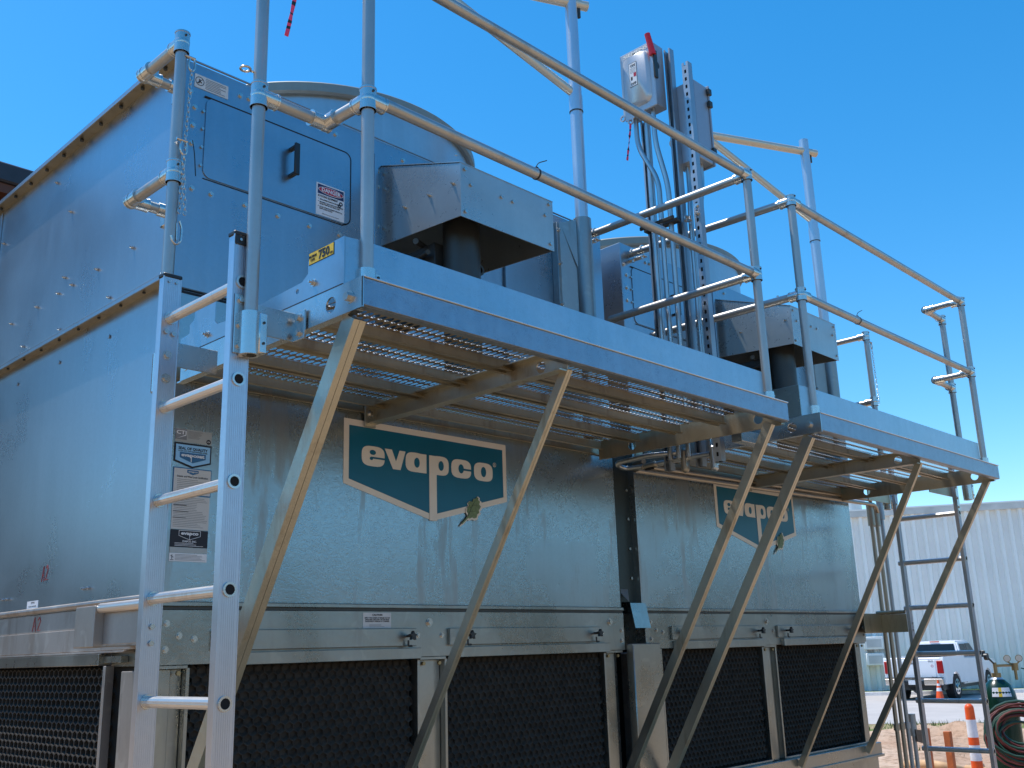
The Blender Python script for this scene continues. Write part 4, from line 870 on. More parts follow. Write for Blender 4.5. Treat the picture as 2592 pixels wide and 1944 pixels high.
# standoff bars from ladder to platform
b = B('bracket'); b.box(-0.175, -0.012, -0.393, -0.387, 2.960, 3.045, 0, 0.001); b.out('standoff_bar', l1, smooth=0)
b = B('bracket'); b.box(-0.176, 0.006, -0.846, -0.840, 2.972, 3.068, 0, 0.001); b.box(-0.002, 0.006, -0.905, -0.840, 2.972, 3.068, 0, 0.001); o = b.out('standoff_bar', l1, smooth=0)
for z in (3.045, 2.995): bolt_part(o, (-0.002, -0.875, z), NX, 0.010, 0.008, True)
b = B('under'); b.box(5.33, 5.735, -0.262, -0.255, 2.985, 3.06, 0, 0.001); b.box(5.33, 5.735, -0.712, -0.705, 2.985, 3.06, 0, 0.001); b.out('standoff_bar', l2, smooth=0)
# lower support beams
sb = thing('support_beam', 'short welded box beam at the lower left carrying the near ladder', 'beam', (-0.1, 0.03, 2.05))
b = B('sidebeam'); b.box(-0.222, -0.170, -0.032, 0.120, 2.052, 2.190, 0, 0.003); b.out('end_box', sb, smooth=0)
b = B('sidebeam'); b.box(-0.169, -0.001, -0.020, 0.100, 2.055, 2.172, 0, 0.002); b.out('beam', sb, smooth=0)
b = B('rung'); b.tube([(-0.200, -0.383, 2.180), (-0.200, -0.033, 2.180)], 0.0165, 14); b.out('rod', sb)
b = B('sidebeam'); b.box(-0.188, -0.182, -0.384, -0.033, 2.060, 2.165, 0, 0.001); b.out('tie_plate', sb, smooth=0)
sb2 = thing('support_beam', 'flat brown beam reaching from the far cell to the far ladder', 'beam', (5.64, -0.1, 2.0))
b = B('under'); b.box(5.553, 5.77, -0.03, 0.10, 2.045, 2.185, 0, 0.003); b.box(5.735, 5.741, -0.255, -0.03, 2.045, 2.175, 0, 0.001); b.box(5.45, 5.735, -0.062, -0.056, 2.045, 2.185, 0, 0.001); b.tube([(5.735, -0.25, 2.19), (5.735, -0.03, 2.19)], 0.014, 12); b.out('beam', sb2, smooth=30)

# ------------------------------------------------------------------ davit cranes
def davit(label, x, y, zmast, zarm, sref):
    T = thing('davit_crane', label, 'davit crane', (x, y, 3.1), 'davit masts standing at the cell corners')
    b = B('socket'); b.ring((x, y, 3.10), (x, y, 4.37), 0.052, 0.040, 28); b.prism([(x-0.14, y+0.06, 3.40), (x-0.045, y+0.01, 3.40), (x-0.045, y+0.01, 4.36), (x-0.14, y+0.06, 4.33)], (0, 0.006, 0)); b.box(x-0.16, x-0.135, y+0.055, y+0.10, 3.40, 4.33, 0, 0.002)
    b.prism([(x-0.13, y+0.055, 4.33), (x-0.048, y, 4.36), (x-0.048, y, 4.05)], (0, 0.005, 0)); b.box(x-0.03, x+0.03, y+0.04, 0.0, 3.3, 4.2, 0, 0.002); so_ = b.out('mast_socket', T)
    for z in (4.28, 4.08, 3.84): bolt_part(so_, (x-0.148, y+0.055, z), NY, 0.009, 0.012, True)
    b = B('mast'); b.tube([(x, y, 4.2), (x, y, zmast)], 0.037, 28); b.out('mast', T)
    b = B('mast', 'motor'); b.tube([(x, y, 5.06), (x, y, 5.16)], 0.0405, 28); b.tube([(x, y, 5.055), (x, y, 5.06)], 0.0415, 28, 1); b.out('collar', T)
    d = V(-0.906, 0.423, 0).normalized()
    a0 = V(x, y, zarm)-d*0.11-V(0, 0.0, 0); a1 = V(x, y, zarm)+d*1.22
    off = V(-0.45, -0.89, 0).normalized()*0.0
    b = B('arm'); b.tube([a0+off, a1+off], 0.030, 24); b.out('boom', T)
    b = B('arm'); b.tube([V(x, y, sref)+d*0.02, V(x, y, zarm-0.01)+d*((zarm-sref)/0.64)], 0.026, 20); b.out('strut', T)
    b = B('motor'); c = V(x, y, zarm)-d*0.05-V(0, 0, 0.03); b.tube([c, c-V(0, 0, 0.06)], 0.012, 8); b.out('locking_bolt', T)
    b = B('socket'); c = a1-d*0.02; b.tube([c, c-V(0, 0, 0.10)], 0.010, 8); b.tube([c-V(0, 0, 0.13)-V(0.03, 0.01, 0), c-V(0, 0, 0.13)+V(0.03, 0.01, 0)], 0.045, 20); b.out('tip_pulley', T)
    return T
davit('nearer pale blue davit mast rising from a dark socket behind the motor hood', 2.395, -0.10, 5.90, 5.80, 5.185)
davit('farther pale blue davit mast with a horizontal boom crossing its top', 5.290, -0.10, 5.945, 5.845, 5.245)

# ------------------------------------------------------------------ switch, box, struts, conduits
sw = thing('disconnect_switch', 'grey electrical disconnect switch box with a red handle pointing up', 'switch box', (2.62, -0.45, 4.97))
sx0, sx1, sy0, sy1, sz0, sz1 = 2.555, 2.665, -0.555, -0.325, 4.985, 5.390
b = B('jbox'); b.box(sx0+0.012, sx1, sy0, sy1, sz0, sz1, 0, 0.004); b.out('case', sw, smooth=0)
b = B('swbox'); b.box(sx0, sx0+0.012, sy0-0.004, sy1+0.004, sz0-0.01, sz1+0.004, 0, 0.004); dr = b.out('door', sw, smooth=0)
b = B('swbox'); outl = rrect(0.342, 0.535, 5.012, 5.352, 0.045)
ra = [b.bm.verts.new((sx0-0.0005, -y, z)) for y, z in outl]; cy_, cz_ = 0.4325, 5.1875
rb = [b.bm.verts.new((sx0-0.022, -(cy_+(y-cy_)*0.86), cz_+(z-cz_)*0.93)) for y, z in outl]
for k in range(len(ra)): b.bm.faces.new((ra[k], ra[(k+1) % len(ra)], rb[(k+1) % len(ra)], rb[k]))
b.bm.faces.new(rb); b.out('raised_panel', dr, smooth=60)
b = B('white', 'ink', 'red', 'greyink'); b.box(sx0-0.0236, sx0-0.0225, -0.455, -0.400, 5.14, 5.295, 1); b.box(sx0-0.0244, sx0-0.0236, -0.453, -0.402, 5.143, 5.292, 0)
b.text('ON', 0.022, (sx0-0.025, -0.412, 5.268), UY, UZ, 1, 0.03); b.text('OFF', 0.022, (sx0-0.025, -0.409, 5.150), UY, UZ, 1, 0.03); b.box(sx0-0.025, sx0-0.0244, -0.450, -0.432, 5.20, 5.225, 2); b.box(sx0-0.025, sx0-0.0244, -0.423, -0.411, 5.182, 5.205, 1); lines_y = 5.262
for k in range(4): b.box(sx0-0.025, sx0-0.0244, -0.448, -0.408, 5.257-k*0.009, 5.2585-k*0.009, 3)
b.out('switch_label', dr, smooth=0)
b = B('clad'); b.text('SIEMENS', 0.030, (sx0-0.0015, -0.350, 5.360), UY, UZ, 0, 0.03, width=0.175); b.out('lettering', dr, smooth=0)
b = B('handle_red', 'motor'); b.tube([(sx0-0.002, -0.560, 5.295), (sx0-0.012, -0.557, 5.345), (sx0-0.026, -0.548, 5.425)], 0.020, 12, 0, r_end=0.0175); b.box(sx0-0.005, sx0+0.03, -0.568, -0.558, 5.15, 5.33, 1, 0.003); b.tube([(sx0+0.03, -0.559, 5.24), (sx0+0.03, -0.563, 5.24)], 0.022, 20, 1); b.out('handle', sw)
b = B('swbox'); c = V(sx0+0.0, -0.372, 4.945)
b.box(sx0-0.002, sx0+0.004, -0.40, -0.335, 4.955, 4.99, 0, 0.002); b.ring(c+V(-0.004, 0, 0), c+V(0.004, 0, 0), 0.021, 0.012); b.ring(V(sx0-0.004, -0.318, 4.985), V(sx0+0.004, -0.318, 4.985), 0.020, 0.012); b.out('lock_rings', sw)
jb = thing('junction_box', 'blue grey electrical box with a latched lid, behind the perforated strut', 'junction box', (2.8, -0.64, 4.65))
b = B('jbox'); b.box(2.712, 2.850, -0.715, -0.545, 4.640, 5.135, 0, 0.004); b.out('case', jb, smooth=0)
b = B('jbox'); b.box(2.850, 2.862, -0.724, -0.536, 4.630, 5.145, 0, 0.003); ld = b.out('lid', jb, smooth=0)
for z in (5.10, 5.02, 4.72): 
    b = B('motor'); b.box(2.836, 2.868, -0.735, -0.716, z-0.02, z+0.02, 0, 0.003); b.out('latch', ld, smooth=0)
def strut(label, x, y, z0, z1, perf=False, open_left=True):
    """C-shaped channel, 41 mm; perforated back looks towards -X/-Y"""
    T = thing('strut_channel', label, 'strut channel', (x, y, z0), 'upright strut channels between the platforms')
    b = B('strut', 'void'); w2 = 0.0205
    if perf:
        # perforated web facing -X
        b.box(x-w2, x-w2+0.003, y-w2, y-0.0065, z0, z1); b.box(x-w2, x-w2+0.003, y+0.0065, y+w2, z0, z1); z = z0; 
        while z < z1-0.01: b.box(x-w2, x-w2+0.003, y-0.0065, y+0.0065, z, min(z+0.026, z1)); z += 0.048
        b.box(x-w2+0.003, x+w2, y-w2, y-w2+0.003, z0, z1); b.box(x-w2+0.003, x+w2, y+w2-0.003, y+w2, z0, z1); b.box(x+w2-0.012, x+w2-0.009, y-w2+0.003, y+w2-0.003, z0, z1, 1)
        b.box(x+w2-0.003, x+w2, y-w2+0.003, y-w2+0.010, z0, z1); b.box(x+w2-0.003, x+w2, y+w2-0.010, y+w2-0.003, z0, z1)
    else:
        b.box(x+w2-0.003, x+w2, y-w2, y+w2, z0, z1); b.box(x-w2, x+w2-0.003, y-w2, y-w2+0.003, z0, z1); b.box(x-w2, x+w2-0.003, y+w2-0.003, y+w2, z0, z1)
        b.box(x-w2, x-w2+0.003, y-w2+0.003, y-w2+0.010, z0, z1); b.box(x-w2, x-w2+0.003, y+w2-0.010, y+w2-0.003, z0, z1)
        z = z0+0.04
        while z < z1-0.03: b.box(x+w2-0.0045, x+w2-0.003, y-0.007, y+0.007, z, z+0.024, 1); z += 0.048
    b.out('channel', T, smooth=0); return T
strut('left strut channel of the row, ending under the switch box', 2.665, -0.395, 2.90, 4.98)
strut('tallest strut channel, rising behind the red-handled switch box', 2.690, -0.578, 2.90, 5.375)
strut('strut channel full of punched holes, in front of the junction box', 2.650, -0.718, 2.90, 5.205, True)
def conduit(label, pts, group='conduits rising between the platforms', r=0.0148, mat='conduit', soft=0.08, name='conduit', lb=True):
    b = B(mat); b.tube(pts, r, 12, soft=soft, n=8); return tag(b.out(name), label, 'conduit', group)
conduit('bent conduit leaving the lower left of the switch box, crossing to the right', [(2.60, -0.375, 4.99), (2.60, -0.375, 4.80), (2.62, -0.49, 4.55), (2.62, -0.49, 2.95)])
conduit('bent conduit leaving the right of the switch box bottom', [(2.60, -0.50, 4.99), (2.60, -0.50, 4.78), (2.63, -0.545, 4.50), (2.63, -0.545, 2.95)])
conduit('straight conduit dropping beside the left strut channel', [(2.62, -0.435, 4.96), (2.62, -0.435, 2.95)], soft=0)
conduit('bent conduit leaving the junction box bottom, left of the pair', [(2.76, -0.60, 4.64), (2.76, -0.60, 4.50), (2.70, -0.63, 4.33), (2.70, -0.63, 2.95)])
conduit('bent conduit leaving the junction box bottom, right of the pair', [(2.80, -0.66, 4.64), (2.80, -0.66, 4.52), (2.74, -0.675, 4.36), (2.74, -0.675, 2.95)])
b = B('motor'); b.box(2.57, 2.585, -0.60, -0.37, 4.265, 4.285, 0, 0.002); b.box(2.61, 2.65, -0.60, -0.37, 4.265, 4.285, 0, 0.002); tag(b.out('clamp_bar'), 'dark clamp bar tying the conduits just under the top return rail', 'clamp')
for xx, yy_, z, lab in ((2.64, -0.65, 4.265, 'small bolted pipe clamp left of the perforated strut'),):
    b = B('fitting'); b.ring((xx, yy_, z-0.012), (xx, yy_, z+0.012), 0.022, 0.014); b.bolt((xx-0.018, yy_-0.01, z), NX, 0.008, 0.012); tag(b.out('pipe_clamp'), lab, 'clamp')
for k, z in enumerate((4.315, 4.27)): 
    b = B('fitting'); b.bolt((2.629, -0.718, z), NX, 0.010, 0.008); tag(b.out('clamp_bolt'), ('upper' if k == 0 else 'lower')+' bolt on the perforated strut where the rail crosses', 'bolt')
# pipe strap clamps on the wall ends of the return rails
for k, (xx, z, lab) in enumerate(((2.515, 4.325, 'wire strap clamp at the wall end of the nearer top return rail'), (2.965, 4.345, 'wire strap clamp at the wall end of the farther top return rail'))):
    b = B('fitting')
    for yy_ in (-0.03, -0.10): b.ring((xx, yy_-0.002, z), (xx, yy_+0.002, z), 0.030, 0.0225)
    b.box(xx-0.02, xx+0.02, -0.12, -0.0, z-0.05, z-0.042, 0, 0.002); b.bolt((xx-0.01, -0.03, z-0.05), (0, 0, -1), 0.008, 0.012); b.bolt((xx-0.01, -0.10, z-0.05), (0, 0, -1), 0.008, 0.012); tag(b.out('strap_clamp'), lab, 'clamp')
# conduit bodies and loops under the deck between the platforms
def cbody(label, c, ax, L=0.12, r=0.021, mat='conduit', opened=False):
    T = thing('pull_fitting', label, 'conduit fitting', c); c = V(c); ax = V(ax).normalized(); b = B(mat, 'void'); b.tube([c-ax*L/2, c+ax*L/2], r, 14); b.sphere(c-ax*L/2, r, 0, 12); b.sphere(c+ax*L/2, r, 0, 12); b.out('body', T)
    f = V(-0.3, -1, -0.15).normalized(); f = (f-ax*f.dot(ax)).normalized(); s_ = ax.cross(f)
    b = B('void' if opened else 'bracket'); pts = []
    for q in range(16):
        a_ = 2*math.pi*q/16; pts.append(c+f*(r*0.98)+ax*(L*0.42*math.copysign(abs(math.sin(a_))**0.5, math.sin(a_)))+s_*(r*0.62*math.cos(a_)))
    b.prism(pts, f*0.003); b.out('cover', T); return T
cbody('upright conduit fitting hanging just under the platform gap', (2.655, -0.68, 2.925), (0, 0, 1), 0.10, 0.020)
cbody('open conduit fitting with wires showing, under the end of the nearer platform', (2.70, -0.24, 2.955), (-0.25, -1, 0.0), 0.09, 0.018, 'conduit_old', True)
cbody('short brownish conduit fitting left of the hanging upright one', (2.655, -0.50, 2.940), (0, 0, 1), 0.09, 0.022, 'conduit_old')
conduit('looped conduit bending back towards the joint strip under the platform', [(2.655, -0.50, 2.985), (2.60, -0.30, 2.99), (2.62, -0.06, 2.985), (2.72, -0.055, 2.965), (2.70, -0.19, 2.958)], 'conduits under the platforms', mat='conduit', soft=0.06)
conduit('short conduit linking the open fitting to the hanging one', [(2.70, -0.28, 2.957), (2.66, -0.48, 2.955), (2.655, -0.66, 2.95)], 'conduits under the platforms', soft=0.03)
conduit('upper of two long conduits running along the farther cell wall', [(2.70, -0.20, 2.985), (2.80, -0.045, 3.000), (5.84, -0.045, 3.055), (5.885, -0.02, 3.00)], 'conduits under the platforms', 0.014, 'conduit_old', 0.05)
conduit('lower of two long conduits running along the farther cell wall', [(2.70, -0.20, 2.955), (2.80, -0.050, 2.968), (5.90, -0.050, 3.020), (5.975, -0.03, 2.97)], 'conduits under the platforms', 0.014, 'conduit_old', 0.05)
b = B('bracket'); b.box(2.64, 2.86, -0.86, -0.80, 2.985, 3.045, 0, 0.002); o = b.out('gap_bracket', smooth=0); tag(o, 'short bright steel bracket bridging under the two platform ends', 'bracket')
vp = [(5.885, -0.01, 'conduit_old', 3.0), (5.980, -0.01, 'conduit_old', 3.0), (6.075, -0.01, 'strut', 3.06), (6.170, -0.01, 'strut', 1.42)]
names = ['first upright conduit from the wall corner, topped by a brown fitting', 'second upright conduit from the wall corner, close beside the first', 'third upright conduit, just left of the far ladder', 'short upright conduit stub with black tape, nearest the far ladder']
for (x, y, mt, zt_), nm in zip(vp, names):
    T = thing('upright_conduit', nm, 'conduit', (x, y, 0), 'upright conduits beside the far ladder')
    b = B(mt); b.tube([(x, y, 0), (x, y, zt_-0.1)], 0.0155, 12); b.out('pipe', T)
    b = B(mt); b.tube([(x, y, zt_-0.14), (x, y, zt_+0.02)], 0.028, 14); b.out('fitting', T)
    b = B(mt); b.tube([(x, y, 1.34), (x, y, 1.385)], 0.023, 14); b.out('coupling', T)
b = B('black'); b.prism([(6.14, -0.04, 1.33), (6.30, -0.04, 1.31), (6.26, -0.04, 1.26), (6.31, -0.04, 1.21), (6.15, -0.04, 1.24)], (0, 0.004, 0)); tag(b.out('tape_flag'), 'scrap of black tape stuck to an upright conduit', 'tape')

# ribbons, rags, ties
def ribbon(label, pts, w_, twist=1.6):
    b = B('ribbon', 'ink'); pts = [V(p) for p in pts]; pts = round_path(pts, 0.02, 3); prev = None
    for i, p in enumerate(pts):
        a = twist*math.sin(i*0.55); sd_ = V(math.cos(a), -math.sin(a)*0.6, 0)*w_/2; cur = (b.bm.verts.new(p-sd_), b.bm.verts.new(p+sd_))
        if prev: b.bm.faces.new((prev[0], prev[1], cur[1], cur[0])).material_index = 1 if i % 3 == 0 else 0
        prev = cur
    o = b.out('flagging_ribbon'); md = o.modifiers.new('thick', 'SOLIDIFY'); md.thickness = 0.0008
    return tag(o, label, 'ribbon', 'pink flagging ribbons')
ribbon('pink and black ribbon hanging at the top edge between two pipe posts', [(-0.176, -1.075, 4.08), (-0.178, -1.072, 4.04), (-0.181, -1.065, 4.00), (-0.184, -1.058, 3.96), (-0.187, -1.052, 3.93), (-0.190, -1.046, 3.90)], 0.014, 0.5)
bpy.data.objects['flagging_ribbon'].location.z += 0.0
ribbon('small twisted pink ribbon hanging from the switch box lock ring', [(2.551, -0.372, 4.93), (2.552, -0.366, 4.89), (2.551, -0.357, 4.84), (2.552, -0.348, 4.79), (2.550, -0.338, 4.74), (2.551, -0.332, 4.71)], 0.016, 1.4)
def rag(label, x, y, z, L):
    b = B('rag'); pts = [(x, y, z+0.020), (x+0.08*L, y+0.01, z+0.045), (x+0.18*L, y+0.02, z+0.052), (x+0.28*L, y+0.02, z+0.056), (x+0.36*L, y+0.01, z+0.045), (x+0.37*L, y, z+0.010), (x+0.2*L, y, z+0.012)]
    b.prism(pts, (0, 0.004, 0)); tag(b.out('plastic_rag'), label, 'rag')
def tie(label, x, z):
    b = B('black'); b.ring((x, YR, z), (x+0.006, YR, z), 0.0236, 0.0212, 20); b.tube([(x+0.003, YR+0.005, z+0.022), (x+0.012, YR+0.0, z+0.050), (x+0.055, YR-0.01, z+0.072)], 0.0020, 6, soft=0.02); b.box(x-0.003, x+0.009, YR-0.006, YR+0.006, z+0.020, z+0.029); tag(b.out('cable_tie'), label, 'cable tie')
tie('black cable tie round the middle rail of the nearer platform', 0.905, ZM); rag('torn pale plastic held to the nearer middle rail by a cable tie', 0.915, YR+0.025, ZM, 0.75)
tie('black cable tie round the middle rail of the farther platform', 3.62, ZM); 
rag('torn pale plastic held to the farther middle rail by a cable tie', 3.61, YR+0.03, ZM, -0.9)

# ------------------------------------------------------------------ background vehicles and yard things
def truck():
    P0 = V(32.11, 11.05, 0); h = R(86); f = V(math.sin(h), math.cos(h), 0); r = V(math.cos(h), -math.sin(h), 0)
    T = thing('pickup_truck', 'white crew pickup truck parked by the warehouse, seen from behind', 'pickup truck', P0)
    MT = Matrix(((r.x, f.x, 0, P0.x), (r.y, f.y, 0, P0.y), (0, 0, 1, 0), (0, 0, 0, 1)))
    def out(b, name, par=T, sm=30): bmesh.ops.transform(b.bm, matrix=MT, verts=b.bm.verts[:]); return b.out(name, par, smooth=sm)
    def arch(cy_, r_, z0, y0, y1):  # bottom edge with a wheel arch
        return [(y0, z0)]+[(cy_-r_*math.cos(math.pi*k/10), max(z0, 0.42+r_*math.sin(math.pi*k/10))) for k in range(11)]+[(y1, z0)]
    side = arch(1.15, 0.47, 0.52, 0.05, 2.3)+arch(4.75, 0.47, 0.50, 2.3, 5.75)
    # body side outline (y along the truck, z up)
    top = [(5.80, 0.62), (5.78, 1.10), (5.55, 1.20), (4.25, 1.27), (2.25, 1.30), (2.25, 1.38), (0.03, 1.38), (0.0, 1.30)]
    for sx in (-1, 1):
        b = B('carwhite'); prof = [(y, z) for y, z in side]+top
        b.prism([(sx*0.98, y, z) for y, z in prof], (-sx*0.09, 0, 0)); out(b, 'body_side')
    b = B('carwhite'); b.box(-0.90, 0.90, 0.0, 0.07, 0.62, 1.36, 0, 0.02); b.box(-0.72, 0.72, -0.012, 0.0, 0.70, 1.28, 0, 0.006); tg = out(b, 'tailgate')
    b = B('greyink'); b.box(-0.14, 0.14, -0.016, -0.0125, 1.16, 1.22); bmesh.ops.transform(b.bm, matrix=Matrix.Translation((0, 0, 0)), verts=b.bm.verts[:]); out(b, 'tailgate_handle', tg)
    b = B('greyink', 'red'); b.text('868', 0.11, (0.50, -0.016, 1.22), UX, UZ, 0, 0.0); b.text('GMC', 0.085, (0.55, -0.016, 0.70), UX, UZ, 0, 0.05); b.ring((0.62, -0.013, 1.10), (0.62, -0.017, 1.10), 0.04, 0.03, 12, 1); out(b, 'lettering', tg, 0)
    b = B('carwhite'); b.box(-0.89, 0.89, 0.05, 2.2, 0.60, 0.70); b.box(-0.90, 0.90, 3.9, 5.78, 0.55, 1.16); b.box(-0.89, 0.89, 2.2, 3.9, 0.45, 1.28); b.prism([(-0.92, 3.95, 1.15), (-0.92, 5.6, 1.15), (-0.92, 5.55, 1.19), (-0.92, 3.95, 1.26)], (1.84, 0, 0)); out(b, 'body_floor')
    b = B('carwhite'); s_ = [(-0.86, 2.28, 1.28), (-0.72, 2.45, 1.86), (-0.70, 3.75, 1.88), (-0.86, 4.45, 1.27)]; m_ = [(-x, y, z) for x, y, z in s_]
    vs = [b.bm.verts.new(p) for p in s_]; vm = [b.bm.verts.new(p) for p in m_]
    b.bm.faces.new(vs); b.bm.faces.new(vm[::-1])
    for k in range(4): b.bm.faces.new((vs[k], vs[(k+1) % 4], vm[(k+1) % 4], vm[k]))
    bmesh.ops.bevel(b.bm, geom=b.bm.edges[:], offset=0.05, segments=2, affect='EDGES'); cab = out(b, 'cab')
    b = B('glass'); b.prism([(-0.72, 2.300, 1.34), (0.72, 2.300, 1.34), (0.64, 2.425, 1.77), (-0.64, 2.425, 1.77)], (0, -0.03, 0)); out(b, 'rear_window', cab)
    for sx in (-1, 1):
        b = B('glass'); b.prism([(sx*0.85, 2.52, 1.34), (sx*0.85, 3.12, 1.34), (sx*0.755, 3.12, 1.76), (sx*0.755, 2.60, 1.76)], (sx*0.012, 0, 0)); out(b, 'side_window', cab)
        b = B('glass'); b.prism([(sx*0.85, 3.20, 1.34), (sx*0.85, 4.15, 1.32), (sx*0.755, 3.72, 1.77), (sx*0.755, 3.20, 1.77)], (sx*0.012, 0, 0)); out(b, 'side_window', cab)
        b = B('taillight'); b.box(sx*0.86-0.10, sx*0.86+0.10, -0.02, 0.10, 0.86, 1.27, 0, 0.02); out(b, 'tail_light')
        b = B('black'); b.box(sx*1.06-0.09, sx*1.06+0.09, 4.05, 4.16, 1.28, 1.50, 0, 0.02); b.tube([(sx*0.9, 4.1, 1.33), (sx*1.0, 4.1, 1.33)], 0.02, 8); out(b, 'mirror')
        for cy_ in (1.15, 4.75):
            b = B('tyre'); b.tube([(sx*0.70, cy_, 0.41), (sx*0.97, cy_, 0.41)], 0.41, 28); w_ = out(b, 'wheel')
            b = B('chrome', 'void'); b.tube([(sx*0.965, cy_, 0.41), (sx*0.985, cy_, 0.41)], 0.25, 24); b.tube([(sx*0.98, cy_, 0.41), (sx*1.0, cy_, 0.41)], 0.08, 12)
            for q in range(6): a_ = q*math.pi/3; b.tube([(sx*0.984, cy_+0.17*math.cos(a_), 0.41+0.17*math.sin(a_)), (sx*0.988, cy_+0.17*math.cos(a_), 0.41+0.17*math.sin(a_))], 0.045, 10, 1)
            out(b, 'rim', w_)
    b = B('chrome', 'black'); b.box(-0.95, -0.32, -0.16, 0.0, 0.50, 0.72, 0, 0.03); b.box(0.32, 0.95, -0.16, 0.0, 0.50, 0.72, 0, 0.03); b.box(-0.32, 0.32, -0.12, 0.0, 0.52, 0.62, 1, 0.01); b.box(-0.93, 0.93, -0.15, 0.0, 0.72, 0.745, 1); out(b, 'rear_bumper')
    b = B('white'); b.box(-0.16, 0.16, -0.17, -0.16, 0.52, 0.66); out(b, 'licence_plate')
    b = B('taillight'); b.box(-0.16, 0.16, 2.40, 2.44, 1.83, 1.87, 0, 0.008); out(b, 'brake_light')
    b = B('black'); b.box(-0.85, 0.85, 0.1, 5.6, 0.34, 0.56); b.prism([(-0.3, 0.1, 0.45), (0.2, 0.1, 0.45), (0.0, 0.1, 0.20)], (0, 0.1, 0)); out(b, 'underbody')
    return T
truck()
def cone(label, x, y, h):
    T = thing('traffic_cone', label, 'traffic cone', (x, y, 0.012))
    b = B('orange', 'reflect'); z = 0.012; b.box(x-0.18, x+0.18, y-0.18, y+0.18, z, z+0.03, 0, 0.01)
    b.out('base', T); b = B('orange', 'reflect')
    segs = [(0, 0.135, 0), (0.45, 0.085, 1), (0.62, 0.066, 0), (0.72, 0.055, 1), (0.83, 0.043, 0), (1.0, 0.025, 0)]
    for (a, r0, mi), (c, r1, _) in zip(segs[:-1], segs[1:]): b.tube([(x, y, z+0.03+a*h), (x, y, z+0.03+c*h)], r0, 20, mi, r_end=r1)
    b.out('body', T); return T
cone('weathered orange traffic cone on the road behind the white pickup', 32.0, 10.25, 0.62)
T = thing('channelizer_post', 'tall orange and white banded traffic post standing in the dirt', 'traffic post', (12.95, 2.13, 0.03)); x, y = 12.95, 2.13
b = B('black'); b.tube([(x, y, 0.02), (x, y, 0.10)], 0.20, 8, r_end=0.19); b.out('base', T)
b = B('orange', 'reflect'); zz = 0.10
for k, (hh, mi) in enumerate(((0.14, 0), (0.13, 0), (0.12, 1), (0.08, 1), (0.10, 0), (0.13, 1), (0.10, 1), (0.07, 0), (0.08, 0))): b.tube([(x, y, zz), (x, y, zz+hh)], 0.078-0.002*k, 20, mi, r_end=0.076-0.002*k); zz += hh
b.sphere((x, y, zz), 0.060, 0, 12); b.out('tube', T)
for (x, y, h, lab) in ((12.57, 2.60, 0.80, 'slimmer rust orange post stub, left of the pair in the dirt'), (12.20, 2.17, 0.80, 'wider rust orange post stub, right of the pair in the dirt')):
    b = B('rust'); wv = 0.032 if 'slim' in lab else 0.042; b.box(x-wv, x+wv, y-wv, y+wv, -0.1, h, 0, 0.004); tag(b.out('post_stub', smooth=0), lab, 'post', 'rust orange post stubs in the dirt')
b = B('hose_tan'); pts = []
for k in range(15):
    t_ = k/14; az = R(65.9+3.4*t_); hd = 17.6-1.2*math.sin(t_*3.1); pts.append(V(-1.71+hd*math.sin(az), -3.45+hd*math.cos(az), 0.10+0.12*math.sin(math.pi*min(1, t_*1.25))))
b.tube(pts, 0.065, 12); tag(b.out('drain_hose'), 'thick tan drain hose arching over the dirt near the posts', 'hose')
b = B('hose_tan'); pts = [V(p.x+0.3, p.y-0.45, max(0.08, p.z-0.06)) for p in pts[4:]]; b.tube(pts, 0.05, 12); tag(b.out('drain_hose'), 'thinner tan hose lying right beside the arching one', 'hose')
# gas cylinder with regulator
gx, gy = 9.05, 0.335
T = thing('gas_cylinder', 'tall dark green gas cylinder with brass regulator at the right edge', 'gas cylinder', (gx, gy, 0.03))
b = B('green', 'swbox'); prof = [(0.155, 0.03), (0.158, 0.06), (0.158, 1.38), (0.147, 1.46), (0.118, 1.53), (0.066, 1.58), (0.042, 1.60)]; seg = 32
L = [[b.bm.verts.new((gx+r_*math.cos(2*math.pi*k/seg), gy+r_*math.sin(2*math.pi*k/seg), z)) for k in range(seg)] for r_, z in prof]
for i in range(len(L)-1):
    for k in range(seg): b.bm.faces.new((L[i][k], L[i][(k+1) % seg], L[i+1][(k+1) % seg], L[i+1][k])).material_index = 1 if i >= 5 else 0
b.out('cylinder', T)
b = B('brass'); b.tube([(gx, gy, 1.58), (gx, gy, 1.64)], 0.044, 16); b.tube([(gx, gy, 1.64), (gx, gy, 1.74)], 0.018, 12); b.out('valve', T)
b = B('black'); b.ring((gx-0.10, gy+0.02, 1.80), (gx-0.10, gy+0.05, 1.80), 0.035, 0.010, 14); b.tube([(gx-0.10, gy+0.03, 1.80), (gx, gy, 1.72)], 0.009, 8); b.out('valve_wheel', T)
b = B('brass'); b.tube([(gx, gy, 1.71), (gx+0.10, gy-0.13, 1.71)], 0.013, 10); c = V(gx+0.11, gy-0.15, 1.70); b.tube([c-V(0, 0, .04), c+V(0, 0, .03)], 0.032, 14); b.tube([c-V(0, 0, .04), c-V(0, 0, .13)], 0.014, 8); rg = b.out('regulator', T)
for dx, dy in ((-0.035, 0.05), (0.03, -0.04)):
    b = B('brass', 'cream'); c2 = c+V(dx, dy, 0.075); fd = V(-0.93, -0.36, 0); b.tube([c2-fd*0.012, c2+fd*0.012], 0.034, 18); b.tube([c2+fd*0.0125, c2+fd*0.0135], 0.028, 18, 1); b.tube([c2-V(0, 0, .03), c], 0.008, 8); b.out('gauge', rg)
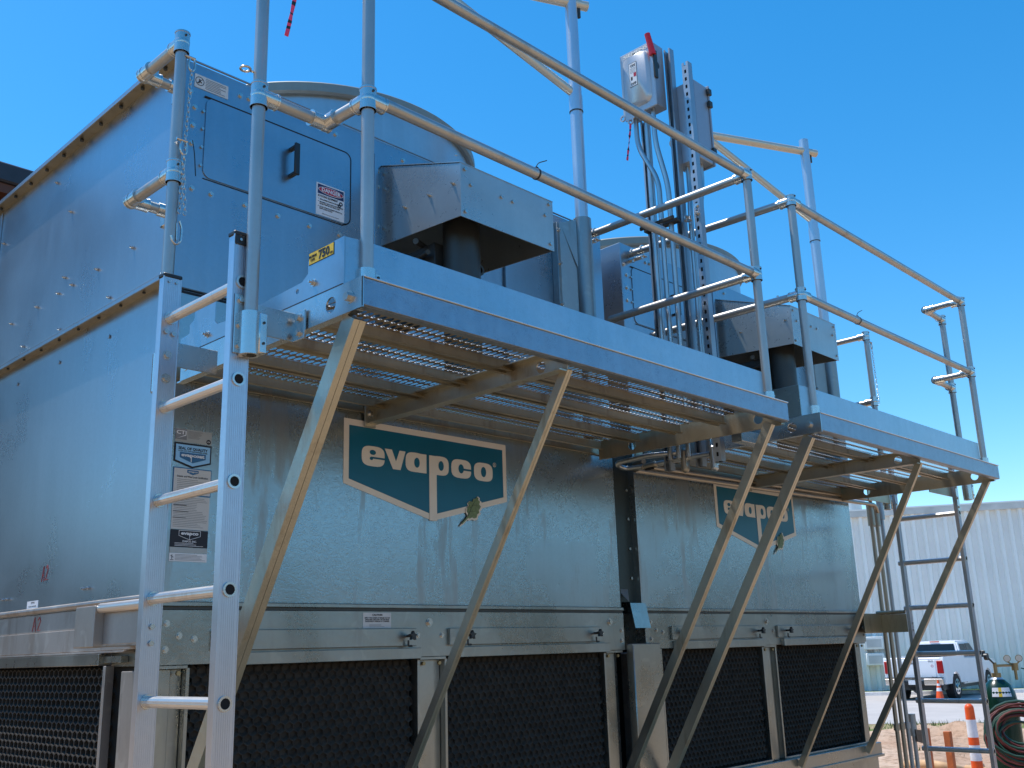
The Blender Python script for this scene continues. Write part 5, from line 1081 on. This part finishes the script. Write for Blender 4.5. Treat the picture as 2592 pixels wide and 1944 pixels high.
b = B('white', 'yellow'); fd = V(-0.93, -0.36, 0); sd_ = V(-0.36, 0.93, 0)
vs = []
for (r_, z) in ((0.1560, 1.42), (0.1350, 1.505)):
    for k in range(7): a_ = R(-95-70*k/6+0); vs.append(V(gx+r_*math.cos(a_-R(20)), gy+r_*math.sin(a_-R(20)), z))
vv = [b.bm.verts.new(p) for p in vs]
for k in range(6): b.bm.faces.new((vv[k], vv[k+1], vv[8+k], vv[7+k])).material_index = 1 if k == 3 else 0
b.out('hazard_label', T)
b = B('hose_green'); b.tube([c+V(0.02, -0.05, -0.02), c+V(0.10, -0.14, -0.05), c+V(0.09, -0.13, -0.25), c+V(-0.10, -0.05, -0.40), c+V(-0.25, -0.15, -0.70)], 0.006, 8, soft=0.1); b.out('outlet_hose', T)
hc = V(8.337, -0.071, 1.13)
hsx = thing('hose_coil', 'coiled red and green twin welding hose hung by the gas cylinder', 'hose', hc)
for mt, ph in (('hose_red', 0.0), ('hose_green', 0.7)):
    b = B(mt); pts = []; e1 = V(0.36, -0.93, 0); e2 = V(0.25, 0.1, 0.96)
    for k in range(13*20):
        a_ = 2*math.pi*k/20; rr = 0.245+0.055*math.sin(a_*0.173+ph)+0.030*math.sin(a_*0.41+ph*2)
        pts.append(hc+e1*rr*math.cos(a_)+e2*rr*0.80*math.sin(a_)+V(-0.93, -0.36, 0)*(0.05*math.sin(a_*0.11+ph))+V(0, 0, 0.045*math.sin(a_*0.29+ph)))
    b.tube(pts, 0.0105, 8); b.out('hose', hsx)
b = B('hose_green'); b.tube([hc+V(0, 0.17, 0.0), hc+V(0.05, 0.15, 0.16), hc+V(0.1, 0.0, 0.24), hc+V(0.15, -0.3, 0.25)], 0.010, 8, soft=0.1); b.out('hose_end', hsx)
b = B('black'); b.box(8.72, 8.76, -0.30, 0.30, 0.02, 0.06); b.tube([(8.74, -0.05, 0.04), (8.74, -0.05, 1.25)], 0.02, 10); b.tube([(8.74, -0.05, 1.25), (8.50, -0.10, 1.27)], 0.014, 8); tag(b.out('hose_stand'), 'thin black stand carrying the hose coil', 'stand')
